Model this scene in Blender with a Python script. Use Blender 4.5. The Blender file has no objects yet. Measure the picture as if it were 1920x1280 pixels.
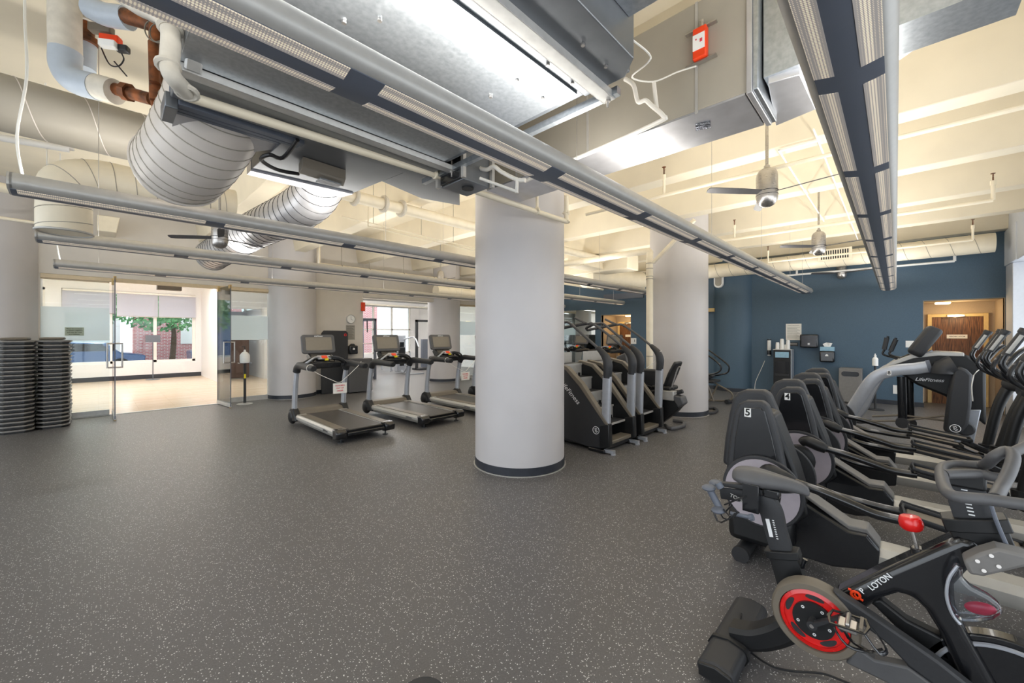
import bpy, bmesh, math, random
from mathutils import Vector, Matrix
random.seed(7)
S = bpy.context.scene
COL = S.collection
# ------------------------------------------------------------------ camera
# world x runs along the linear lights to the blue wall, y towards the glass wall, camera above the origin
FPX, CH, HY, TH = 747.0, 1.62, 627.0, math.radians(43.95)
SN, CS = math.sin(TH), math.cos(TH)
cd = bpy.data.cameras.new('camera'); cam = bpy.data.objects.new('camera', cd); COL.objects.link(cam)
cd.sensor_width = 36; cd.lens = FPX/1920*36; cd.clip_start = .05; cd.clip_end = 300
cd.shift_y = -(640-HY)/1920
cam.location = (0, 0, CH)
cam.rotation_euler = (math.radians(90), 0, math.atan2(SN, CS)-math.radians(90))
S.camera = cam
S.view_settings.view_transform = 'Standard'; S.view_settings.look = 'None'
S.view_settings.exposure = 0.12; S.view_settings.gamma = 1
S.cycles.max_bounces = 8; S.cycles.diffuse_bounces = 4; S.cycles.glossy_bounces = 4
S.cycles.transparent_max_bounces = 12; S.cycles.transmission_bounces = 6
S.cycles.sample_clamp_indirect = 6; S.cycles.blur_glossy = 1
# ------------------------------------------------------------------ world
w = bpy.data.worlds.new('world'); S.world = w; w.use_nodes = True
nt = w.node_tree; bg = nt.nodes['Background']
sky = nt.nodes.new('ShaderNodeTexSky'); sky.sky_type = 'HOSEK_WILKIE'; sky.turbidity = 4; sky.ground_albedo = .5
sky.sun_direction = Vector((-.35, .5, .8)).normalized()
mixw = nt.nodes.new('ShaderNodeMixRGB'); mixw.inputs[0].default_value = .72; mixw.inputs[2].default_value = (.88, .94, 1, 1)
nt.links.new(sky.outputs[0], mixw.inputs[1]); nt.links.new(mixw.outputs[0], bg.inputs[0]); bg.inputs[1].default_value = 3.2
sd = bpy.data.lights.new('sun', 'SUN'); sd.energy = 9; sd.angle = .02; sd.color = (1, .95, .88)
so = bpy.data.objects.new('sun', sd); COL.objects.link(so)
so.rotation_euler = Vector((.1, .45, .85)).to_track_quat('Z', 'Y').to_euler()
# ------------------------------------------------------------------ pixel helpers (1920x1280 frame -> room coordinates)
def P(px, py, **k):
    X = (px-960)/FPX; r = Vector((SN*X+CS, -CS*X+SN, (HY-py)/FPX)); o = Vector((0, 0, CH))
    if 'z' in k: q = (k['z']-CH)/r.z
    elif 'x' in k: q = k['x']/r.x
    elif 'y' in k: q = k['y']/r.y
    else: q = k['d']
    return o+r*q
def PX(pts, x): return [(lambda p: (p.y, p.z))(P(a, b, x=x)) for a, b in pts]
def PY(pts, y): return [(lambda p: (p.x, p.z))(P(a, b, y=y)) for a, b in pts]
def PZ(pts, z): return [(lambda p: (p.x, p.y))(P(a, b, z=z)) for a, b in pts]
# ------------------------------------------------------------------ materials
def srgb(c):
    return tuple(((v/255)/12.92 if v/255 <= .04045 else ((v/255+.055)/1.055)**2.4) for v in c)+(1,)
MATS = {}
def mat(name, rgb, rough=.5, metal=0, noise=0, nscale=20, emit=0, trans=0, coat=0, bump=0, alpha=1, stretch=None, ecol=None, spec=.5, lo=None):
    m = bpy.data.materials.new(name); m.use_nodes = True; t = m.node_tree; b = t.nodes['Principled BSDF']
    c = srgb(rgb); b.inputs['Base Color'].default_value = c
    b.inputs['Roughness'].default_value = rough; b.inputs['Metallic'].default_value = metal
    b.inputs['Coat Weight'].default_value = coat; b.inputs['Specular IOR Level'].default_value = spec
    b.inputs['Transmission Weight'].default_value = trans; b.inputs['Alpha'].default_value = alpha
    if emit:
        b.inputs['Emission Color'].default_value = srgb(ecol) if ecol else c; b.inputs['Emission Strength'].default_value = emit
    tc = t.nodes.new('ShaderNodeTexCoord'); mp = t.nodes.new('ShaderNodeMapping'); t.links.new(tc.outputs['Object'], mp.inputs[0])
    if stretch: mp.inputs['Scale'].default_value = stretch
    n = t.nodes.new('ShaderNodeTexNoise'); n.inputs['Scale'].default_value = nscale; n.inputs['Detail'].default_value = 5
    t.links.new(mp.outputs[0], n.inputs[0])
    if noise:
        r = t.nodes.new('ShaderNodeValToRGB'); l = srgb(lo) if lo else tuple(v*(1-noise) for v in c[:3])+(1,)
        r.color_ramp.elements[0].position = .3; r.color_ramp.elements[1].position = .7
        r.color_ramp.elements[0].color = l; r.color_ramp.elements[1].color = tuple(min(1, v*(1+noise*.6)) for v in c[:3])+(1,)
        t.links.new(n.outputs[0], r.inputs[0]); t.links.new(r.outputs[0], b.inputs['Base Color'])
    rr = t.nodes.new('ShaderNodeMapRange'); rr.inputs[3].default_value = max(0, rough-.05); rr.inputs[4].default_value = min(1, rough+.07)
    t.links.new(n.outputs[0], rr.inputs[0]); t.links.new(rr.outputs[0], b.inputs['Roughness'])
    if bump:
        bp = t.nodes.new('ShaderNodeBump'); bp.inputs['Strength'].default_value = bump; bp.inputs['Distance'].default_value = .01
        t.links.new(n.outputs[0], bp.inputs['Height']); t.links.new(bp.outputs[0], b.inputs['Normal'])
    MATS[name] = m; return m
mat('white_wall', (214, 208, 200), .6, noise=.04, nscale=3)
mat('pillar_white', (198, 195, 196), .42, noise=.04, nscale=2, bump=.05)
mat('cream_ceiling', (228, 218, 196), .6, noise=.05, nscale=2.5)
mat('studio_white', (240, 240, 242), .6, noise=.02)
mat('blue_wall', (74, 98, 118), .5, noise=.12, nscale=90, bump=.08)
mat('taupe_wall', (178, 160, 138), .7, noise=.08, nscale=70)
mat('pale_blue_wall', (212, 216, 224), .6, noise=.03)
mat('skirting', (48, 52, 60), .35, noise=.15)
mat('cream_paint', (236, 226, 204), .5, noise=.06, nscale=8)
mat('duct_cream', (232, 222, 200), .45, noise=.05, nscale=6)
mat('duct_pale', (214, 206, 198), .42, noise=.05, nscale=6)
mat('duct_beige', (160, 154, 142), .5, noise=.05, nscale=4)
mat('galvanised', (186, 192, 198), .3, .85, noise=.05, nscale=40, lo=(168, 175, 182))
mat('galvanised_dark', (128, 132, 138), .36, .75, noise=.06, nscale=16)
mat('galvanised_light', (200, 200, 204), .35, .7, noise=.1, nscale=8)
mat('light_grey', (184, 182, 178), .4, .3, noise=.06)
mat('slate', (96, 102, 114), .5, noise=.05)
mat('steel', (188, 184, 180), .28, .9, noise=.1, stretch=(1, 1, 12))
mat('silver_paint', (176, 180, 188), .36, .45, noise=.06)
mat('silver_rail', (186, 184, 178), .4, .4, noise=.05)
mat('black_plastic', (22, 23, 25), .42, noise=.2, nscale=120)
mat('black_gloss', (24, 25, 28), .2, noise=.1, coat=.4)
mat('charcoal', (46, 47, 50), .5, noise=.12, nscale=90)
mat('grey_plastic', (84, 84, 86), .45, noise=.08)
mat('mid_grey', (122, 120, 118), .45, noise=.08)
mat('lilac_disc', (168, 160, 168), .4, noise=.04)
mat('rubber', (44, 44, 46), .75, noise=.15, nscale=60)
mat('belt', (64, 60, 56), .45, noise=.1, nscale=40)
mat('taupe_plastic', (112, 104, 92), .45, noise=.06)
mat('screen', (128, 122, 112), .12, noise=.03, coat=.6)
mat('screen_warm', (178, 152, 128), .12, noise=.03, coat=.6)
mat('dark_screen', (34, 30, 34), .15, noise=.1)
mat('white_paint', (244, 242, 238), .5, noise=.02)
mat('white_plastic', (240, 240, 238), .4, noise=.02)
mat('paper', (236, 234, 228), .8, noise=.03)
mat('grey_paper', (160, 156, 148), .8, noise=.03)
mat('ink', (60, 58, 56), .8)
mat('ink_black', (14, 14, 14), .7)
mat('red_ink', (214, 70, 84), .8)
mat('white_print', (232, 234, 236), .5)
mat('red', (222, 24, 22), .25, noise=.05, coat=.5)
mat('orange', (234, 66, 18), .4, noise=.08)
mat('copper', (132, 78, 44), .5, .6, noise=.5, nscale=14, lo=(60, 44, 34))
mat('pipe_wrap', (210, 204, 192), .65, noise=.12, nscale=14, bump=.3)
mat('pvc', (226, 222, 214), .35, noise=.04)
mat('grey_pipe', (176, 186, 198), .3, noise=.04)
mat('cable_black', (26, 26, 28), .5)
mat('cable_white', (228, 226, 220), .5)
mat('brass', (196, 170, 120), .35, .6, noise=.08)
mat('champagne', (208, 190, 160), .4, .3, noise=.05)
mat('oak_frame', (216, 188, 132), .5, noise=.06)
mat('blind', (226, 226, 236), .8, noise=.02, emit=0)
mat('yellow', (228, 210, 30), .5)
mat('tissue_blue', (150, 190, 214), .7, noise=.1)
mat('brick_far', (168, 92, 92), .8)
mat('pale_metal', (206, 206, 204), .35, .5, noise=.08)
mat('foil', (150, 156, 172), .25, .9, noise=.5, nscale=30, bump=.6)
mat('brown_mat', (86, 66, 60), .6, noise=.1)
mat('leaf', (104, 158, 104), .7, noise=.4, nscale=3)
mat('bark', (90, 74, 60), .9, noise=.3)
mat('car_blue', (90, 110, 150), .25, .2, noise=.05)
mat('asphalt', (140, 142, 150), .9, noise=.1)
mat('lamp_glow', (255, 226, 170), .5, emit=7)
mat('sign_green', (176, 186, 166), .7, noise=.03)
mat('clear_red', (214, 50, 80), .3, noise=.2, nscale=6)
def glass(name, tint, a, rough=.02):
    m = bpy.data.materials.new(name); m.use_nodes = True; t = m.node_tree; t.nodes.clear()
    o = t.nodes.new('ShaderNodeOutputMaterial'); tr = t.nodes.new('ShaderNodeBsdfTransparent'); tr.inputs[0].default_value = tint
    g = t.nodes.new('ShaderNodeBsdfGlossy'); g.inputs['Roughness'].default_value = rough
    f = t.nodes.new('ShaderNodeFresnel'); f.inputs[0].default_value = 1.45
    ma = t.nodes.new('ShaderNodeMath'); ma.operation = 'MULTIPLY'; ma.inputs[1].default_value = a
    t.links.new(f.outputs[0], ma.inputs[0]); mx = t.nodes.new('ShaderNodeMixShader')
    t.links.new(ma.outputs[0], mx.inputs[0]); t.links.new(tr.outputs[0], mx.inputs[1]); t.links.new(g.outputs[0], mx.inputs[2]); t.links.new(mx.outputs[0], o.inputs[0])
    MATS[name] = m
glass('clear_glass', (.93, .97, .97, 1), .9)
glass('clear_plastic', (.8, .84, .9, 1), 2.0, .12)
def frosted():
    m = bpy.data.materials.new('frosted_film'); m.use_nodes = True; t = m.node_tree; t.nodes.clear()
    o = t.nodes.new('ShaderNodeOutputMaterial'); tr = t.nodes.new('ShaderNodeBsdfTransparent'); d = t.nodes.new('ShaderNodeBsdfTranslucent'); d2 = t.nodes.new('ShaderNodeBsdfDiffuse')
    for q in (d, d2): q.inputs[0].default_value = (.86, .93, .96, 1)
    a = t.nodes.new('ShaderNodeMixShader'); a.inputs[0].default_value = .5; t.links.new(d.outputs[0], a.inputs[1]); t.links.new(d2.outputs[0], a.inputs[2])
    b = t.nodes.new('ShaderNodeMixShader'); b.inputs[0].default_value = .72; t.links.new(tr.outputs[0], b.inputs[1]); t.links.new(a.outputs[0], b.inputs[2]); t.links.new(b.outputs[0], o.inputs[0])
    MATS['frosted_film'] = m
frosted()
def blindmat():
    m = MATS['blind']; t = m.node_tree; o = t.nodes['Material Output']; b = t.nodes['Principled BSDF']
    d = t.nodes.new('ShaderNodeBsdfTranslucent'); d.inputs[0].default_value = (.9, .9, .96, 1)
    a = t.nodes.new('ShaderNodeMixShader'); a.inputs[0].default_value = .6
    t.links.new(b.outputs[0], a.inputs[1]); t.links.new(d.outputs[0], a.inputs[2]); t.links.new(a.outputs[0], o.inputs[0])
blindmat()
m = mat('mirror', (225, 232, 232), .02, 1); m.node_tree.nodes['Principled BSDF'].inputs['Roughness'].default_value = .02
for l in list(m.node_tree.links):
    if l.to_socket.name == 'Roughness': m.node_tree.links.remove(l)
def floormat():
    m = bpy.data.materials.new('speckled_rubber_floor'); m.use_nodes = True; t = m.node_tree; b = t.nodes['Principled BSDF']
    tc = t.nodes.new('ShaderNodeTexCoord')
    v = t.nodes.new('ShaderNodeTexVoronoi'); v.inputs['Scale'].default_value = 105; t.links.new(tc.outputs['Object'], v.inputs[0])
    wn = t.nodes.new('ShaderNodeSeparateColor'); t.links.new(v.outputs['Color'], wn.inputs[0])
    sz = t.nodes.new('ShaderNodeMapRange'); sz.inputs[1].default_value = .45; sz.inputs[2].default_value = 1; sz.inputs[3].default_value = .04; sz.inputs[4].default_value = .38
    t.links.new(wn.outputs[0], sz.inputs[0])
    lt = t.nodes.new('ShaderNodeMath'); lt.operation = 'LESS_THAN'; t.links.new(v.outputs['Distance'], lt.inputs[0]); t.links.new(sz.outputs[0], lt.inputs[1])
    n = t.nodes.new('ShaderNodeTexNoise'); n.inputs['Scale'].default_value = 120; t.links.new(tc.outputs['Object'], n.inputs[0])
    r = t.nodes.new('ShaderNodeValToRGB'); r.color_ramp.elements[0].color = srgb((72, 70, 70)); r.color_ramp.elements[1].color = srgb((106, 104, 104)); t.links.new(n.outputs[0], r.inputs[0])
    mx = t.nodes.new('ShaderNodeMixRGB'); mx.inputs[2].default_value = srgb((206, 206, 204)); t.links.new(lt.outputs[0], mx.inputs[0]); t.links.new(r.outputs[0], mx.inputs[1])
    t.links.new(mx.outputs[0], b.inputs['Base Color']); b.inputs['Roughness'].default_value = .42
    bp = t.nodes.new('ShaderNodeBump'); bp.inputs['Strength'].default_value = .25; bp.inputs['Distance'].default_value = .002
    t.links.new(n.outputs[0], bp.inputs['Height']); t.links.new(bp.outputs[0], b.inputs['Normal']); MATS['floor_rubber'] = m
floormat()
def plankmat(name, c1, c2, gap, sx, sy, rough, rot=0):
    m = bpy.data.materials.new(name); m.use_nodes = True; t = m.node_tree; b = t.nodes['Principled BSDF']
    tc = t.nodes.new('ShaderNodeTexCoord'); mp = t.nodes.new('ShaderNodeMapping'); mp.inputs['Rotation'].default_value = (0, 0, rot) if not isinstance(rot, tuple) else rot
    br = t.nodes.new('ShaderNodeTexBrick'); br.inputs['Scale'].default_value = 1; br.inputs['Brick Width'].default_value = sx; br.inputs['Row Height'].default_value = sy
    br.inputs['Mortar Size'].default_value = gap; br.inputs['Color1'].default_value = srgb(c1); br.inputs['Color2'].default_value = srgb(c2)
    br.inputs['Mortar'].default_value = tuple(x*.6 for x in srgb(c2)[:3])+(1,) if rough < .5 else srgb((220, 210, 205))
    t.links.new(tc.outputs['Object'], mp.inputs[0]); t.links.new(mp.outputs[0], br.inputs[0]); t.links.new(br.outputs[0], b.inputs['Base Color'])
    b.inputs['Roughness'].default_value = rough; MATS[name] = m
plankmat('studio_boards', (228, 208, 186), (218, 196, 172), .002, 1.2, .07, .22)
plankmat('brick_wall', (206, 124, 124), (192, 108, 110), .012, .24, .08, .9, (math.radians(90), 0, 0))
def doorwood():
    m = bpy.data.materials.new('door_wood'); m.use_nodes = True; t = m.node_tree; b = t.nodes['Principled BSDF']
    tc = t.nodes.new('ShaderNodeTexCoord'); mp = t.nodes.new('ShaderNodeMapping'); mp.inputs['Scale'].default_value = (30, 30, 2.2)
    n = t.nodes.new('ShaderNodeTexNoise'); n.inputs['Scale'].default_value = 2; n.inputs['Detail'].default_value = 6; n.inputs['Distortion'].default_value = .6
    r = t.nodes.new('ShaderNodeValToRGB'); r.color_ramp.elements[0].color = srgb((62, 36, 18)); r.color_ramp.elements[1].color = srgb((140, 92, 52)); r.color_ramp.elements[0].position = .35; r.color_ramp.elements[1].position = .7
    t.links.new(tc.outputs['Object'], mp.inputs[0]); t.links.new(mp.outputs[0], n.inputs[0]); t.links.new(n.outputs[0], r.inputs[0]); t.links.new(r.outputs[0], b.inputs['Base Color'])
    b.inputs['Roughness'].default_value = .45; MATS['door_wood'] = m
doorwood()
def perf():
    m = bpy.data.materials.new('perforated_screen'); m.use_nodes = True; t = m.node_tree; b = t.nodes['Principled BSDF']
    tc = t.nodes.new('ShaderNodeTexCoord'); v = t.nodes.new('ShaderNodeTexVoronoi'); v.inputs['Scale'].default_value = 110; v.inputs['Randomness'].default_value = 0
    t.links.new(tc.outputs['Object'], v.inputs[0])
    r = t.nodes.new('ShaderNodeValToRGB'); r.color_ramp.elements[0].color = srgb((240, 224, 200)); r.color_ramp.elements[1].color = srgb((150, 144, 140)); r.color_ramp.elements[0].position = .35; r.color_ramp.elements[1].position = .5
    t.links.new(v.outputs['Distance'], r.inputs[0]); t.links.new(r.outputs[0], b.inputs['Base Color']); t.links.new(r.outputs[0], b.inputs['Emission Color'])
    b.inputs['Emission Strength'].default_value = .38; MATS['perforated'] = m
perf()
def spiral(name, base, dark):   # spiral seams are modelled, this only gives a fine ribbing
    mat(name, base, .4, .3, noise=.06, nscale=5)
# ------------------------------------------------------------------ mesh builder
def cat(pts, k=5, closed=False):
    pts = [Vector(p) for p in pts]; n = len(pts)
    if n < 3 or k < 2: return pts
    out = []
    rng = range(n if closed else n-1)
    for i in rng:
        if closed: a, b, c, d = pts[i-1], pts[i], pts[(i+1) % n], pts[(i+2) % n]
        else: a, b, c, d = pts[max(i-1, 0)], pts[i], pts[i+1], pts[min(i+2, n-1)]
        for j in range(k):
            t = j/k
            out.append(.5*((2*b)+(c-a)*t+(2*a-5*b+4*c-d)*t*t+(3*b-a-3*c+d)*t**3))
    if not closed: out.append(pts[-1])
    return out
class MB:
    def __init__(s): s.v = []; s.f = []; s.T = None
    def add(s, vs, fs):
        o = len(s.v); s.v += [tuple(s.T @ Vector(p)) if s.T else tuple(p) for p in vs]; s.f += [tuple(i+o for i in f) for f in fs]; return s
    def box(s, x0, x1, y0, y1, z0, z1):
        return s.add([(x, y, z) for z in (z0, z1) for y in (y0, y1) for x in (x0, x1)], [(0, 2, 3, 1), (4, 5, 7, 6), (0, 1, 5, 4), (2, 6, 7, 3), (0, 4, 6, 2), (1, 3, 7, 5)])
    def obox(s, c, size, R):
        h = Vector(size)/2; c = Vector(c)
        return s.add([c+R @ Vector((x*h.x, y*h.y, z*h.z)) for z in (-1, 1) for y in (-1, 1) for x in (-1, 1)], [(0, 2, 3, 1), (4, 5, 7, 6), (0, 1, 5, 4), (2, 6, 7, 3), (0, 4, 6, 2), (1, 3, 7, 5)])
    def prism(s, poly, ax, a, b, inset=0):
        n = len(poly)
        def mk(p, t):
            return (t, p[0], p[1]) if ax == 'x' else (p[0], t, p[1]) if ax == 'y' else (p[0], p[1], t)
        return s.add([mk(p, a) for p in poly]+[mk(p, b) for p in poly], [tuple(range(n)), tuple(range(2*n-1, n-1, -1))]+[(i, i+n, (i+1) % n+n, (i+1) % n) for i in range(n)])
    def rings(s, rings, caps=True, closed=False):
        n = len(rings[0]); vs = [p for r in rings for p in r]; fs = []
        m = len(rings)
        for i in range(m if closed else m-1):
            j = (i+1) % m
            for k in range(n): fs.append((i*n+k, i*n+(k+1) % n, j*n+(k+1) % n, j*n+k))
        if caps and not closed: fs += [tuple(range(n-1, -1, -1)), tuple((m-1)*n+k for k in range(n))]
        return s.add(vs, fs)
    def tube(s, pts, r, n=10, k=5, closed=False, w=None, up=None, caps=True):
        """round tube, or flat bar when w=(half width, half height)"""
        P_ = cat(pts, k, closed); m = len(P_); rr = r if isinstance(r, (list, tuple)) else [r]
        if isinstance(r, (list, tuple)):
            rr = [r[min(int(i/(m-1)*(len(r)-1)), len(r)-2)]*(1-(i/(m-1)*(len(r)-1)-min(int(i/(m-1)*(len(r)-1)), len(r)-2)))+r[min(int(i/(m-1)*(len(r)-1)), len(r)-2)+1]*(i/(m-1)*(len(r)-1)-min(int(i/(m-1)*(len(r)-1)), len(r)-2)) for i in range(m)]
        else: rr = [r]*m
        rings = []; prev = None
        for i in range(m):
            a = P_[i-1] if (i > 0 or closed) else P_[i]; b = P_[(i+1) % m] if (i < m-1 or closed) else P_[i]
            t = (b-a); t = t.normalized() if t.length > 1e-9 else Vector((0, 0, 1))
            if prev is None:
                u = Vector(up) if up else (Vector((0, 0, 1)) if abs(t.z) < .9 else Vector((1, 0, 0)))
            else: u = prev
            u = (u-t*u.dot(t)); u = u.normalized() if u.length > 1e-6 else Vector((1, 0, 0)); prev = u; v = t.cross(u)
            if w: rings.append([P_[i]+v*sx*w[0]*rr[i]+u*sy*w[1]*rr[i] for sx, sy in (((-1, -.6), (-.75, -1), (.75, -1), (1, -.6), (1, .6), (.75, 1), (-.75, 1), (-1, .6)))])
            else: rings.append([P_[i]+(u*math.cos(2*math.pi*q/n)+v*math.sin(2*math.pi*q/n))*rr[i] for q in range(n)])
        return s.rings(rings, caps, closed)
    def cyl(s, p0, p1, r, r1=None, n=16):
        return s.tube([p0, p1], [r, r if r1 is None else r1], n=n, k=1)
    def lathe(s, prof, c=(0, 0, 0), ax=(0, 0, 1), n=20, up=None):
        ax = Vector(ax).normalized(); u = Vector(up) if up else (Vector((1, 0, 0)) if abs(ax.x) < .9 else Vector((0, 0, 1)))
        u = (u-ax*u.dot(ax)).normalized(); v = ax.cross(u); c = Vector(c)
        return s.rings([[c+ax*h+(u*math.cos(2*math.pi*q/n)+v*math.sin(2*math.pi*q/n))*max(r, 1e-4) for q in range(n)] for r, h in prof])
    def ell(s, c, r, n=12, R=None):
        c = Vector(c); rg = []
        for i in range(n+1):
            a = math.pi*i/n-math.pi/2; rg.append([c+(R or Matrix.Identity(3)) @ Vector((r[0]*math.cos(a)*math.cos(2*math.pi*q/(n*2)), r[1]*math.cos(a)*math.sin(2*math.pi*q/(n*2)), r[2]*math.sin(a))) if 0 < i < n else c+(R or Matrix.Identity(3)) @ Vector((1e-4*math.cos(2*math.pi*q/(n*2)), 1e-4*math.sin(2*math.pi*q/(n*2)), r[2]*(1 if i else -1))) for q in range(n*2)])
        return s.rings(rg)
    def torus(s, c, ax, R, r, n=24, m=8):
        ax = Vector(ax).normalized(); u = Vector((0, 0, 1)) if abs(ax.z) < .9 else Vector((1, 0, 0)); u = (u-ax*u.dot(ax)).normalized(); v = ax.cross(u); c = Vector(c)
        return s.tube([c+(u*math.cos(2*math.pi*i/n)+v*math.sin(2*math.pi*i/n))*R for i in range(n)], r, n=m, k=1, closed=True)
    def build(s, name, material, parent=None, bevel=0, smooth=35, seg=2, kind=None, label=None, sub=0):
        me = bpy.data.meshes.new(name); me.from_pydata(s.v, [], s.f); me.update()
        b = bmesh.new(); b.from_mesh(me); bmesh.ops.recalc_face_normals(b, faces=b.faces); b.to_mesh(me); b.free()
        me.materials.append(MATS[material]); o = bpy.data.objects.new(name, me); COL.objects.link(o)
        if smooth: me.shade_smooth(); me.set_sharp_from_angle(angle=math.radians(smooth))
        if bevel:
            md = o.modifiers.new('bevel', 'BEVEL'); md.width = bevel; md.segments = seg; md.limit_method = 'ANGLE'; md.angle_limit = math.radians(40)
        if sub:
            md = o.modifiers.new('sub', 'SUBSURF'); md.levels = md.render_levels = sub
        if parent: o.parent = parent
        if kind: o['kind'] = kind
        if label: o['label'] = label
        return o
def thing(name, label, cat_, loc=(0, 0, 0), rz=0, group=None):
    o = bpy.data.objects.new(name, None); COL.objects.link(o); o.location = loc; o.rotation_euler = (0, 0, rz); o.empty_display_size = .1
    o['label'] = label; o['category'] = cat_
    if group: o['group'] = group
    return o
def tag(o, label, cat_, group=None):
    o['label'] = label; o['category'] = cat_
    if group: o['group'] = group
    return o
def struct(name, mb, m, label, **k):
    o = mb.build(name, m, **k); o['kind'] = 'structure'; o['label'] = label; return o
def dup(root, loc, rz=None, label=None, group=None):
    r = root.copy(); COL.objects.link(r); r.location = loc
    if rz is not None: r.rotation_euler = (0, 0, rz)
    if label: r['label'] = label
    if group: r['group'] = group
    for ch in list(root.children):
        c = ch.copy(); COL.objects.link(c); c.parent = r
        for g in list(ch.children):
            d = g.copy(); COL.objects.link(d); d.parent = c
    return r
def text(name, s, loc, right, up, size, m, parent=None, align='CENTER', bold=0, shear=0, sx=1):
    cu = bpy.data.curves.new(name, 'FONT'); cu.body = s; cu.size = size; cu.align_x = align; cu.align_y = 'CENTER'; cu.extrude = .0008; cu.offset = bold; cu.shear = shear
    o = bpy.data.objects.new(name, cu); COL.objects.link(o); bpy.context.view_layer.update()
    me = bpy.data.meshes.new_from_object(o.evaluated_get(bpy.context.evaluated_depsgraph_get())); bpy.data.objects.remove(o)
    me.materials.clear(); me.materials.append(MATS[m])
    R = Vector(right).normalized(); U = Vector(up).normalized(); N = R.cross(U)
    M = Matrix(((R.x, U.x, N.x, 0), (R.y, U.y, N.y, 0), (R.z, U.z, N.z, 0), (0, 0, 0, 1)))
    me.transform(Matrix.Translation(Vector(loc)) @ M @ Matrix.Diagonal((sx, 1, 1, 1)))
    q = bpy.data.objects.new(name, me); COL.objects.link(q)
    if parent: q.parent = parent
    return q
# ================================================================== the room
WX, GY = 12.75, 11.4      # blue wall, glass wall
struct('floor', MB().box(-6, 14.6, -1.9, 11.45, -.05, 0).box(5.2, 14.6, 11.45, 20, -.05, 0), 'floor_rubber', 'dark grey rubber gym floor flecked with pale specks')
struct('floor_studio', MB().box(-6, 5.2, 11.45, 20, -.05, .005), 'studio_boards', 'pale polished wood floor of the studio behind the glass')
struct('trim_1', MB().box(-.75, 3.1, 11.37, 11.45, 0, .012), 'pale_metal', 'metal threshold strip under the glass wall', kind='structure')
ZT = 4.35
struct('ceiling', MB().box(-6, 14.6, -3, 20.3, ZT, ZT+.1), 'cream_ceiling', 'cream painted concrete ceiling slab')
for i, u in enumerate((-3.8, 1.71, 3.55, 5.42, 7.25, 9.1, 10.85, 12.62)):
    hb = .13
    o = MB().prism([(u-hb, 3.72), (u+hb, 3.72), (u+hb+.11, ZT+.02), (u-hb-.11, ZT+.02)], 'y', -1.9, GY+.02).build('ceiling_beam', 'cream_ceiling', bevel=.01)
    o['kind'] = 'structure'; o['label'] = 'cream tapered concrete ceiling beam'
# glass wall plane: header, pier, opening
mb = MB(); mb.box(-6, 3.2, GY, GY+.2, 2.76, ZT+.02); mb.box(3.2, 5.45, GY, GY+.2, 0, ZT+.02); mb.box(5.45, 8.1, GY, GY+.2, 2.73, ZT+.02); mb.box(8.1, 12.75, GY, GY+.2, 2.72, ZT+.02); mb.box(-6, -.75, GY, GY+.2, 0, 2.76)
struct('wall_back', mb, 'white_wall', 'off-white wall over the glass partition with the wall clock pier', bevel=.004)
struct('baseboard_back', MB().box(3.9, 5.46, GY-.015, GY, 0, .1).box(5.44, 5.465, GY-.015, GY+.2, 0, .1), 'skirting', 'dark rubber skirting along the clock pier')
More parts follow.
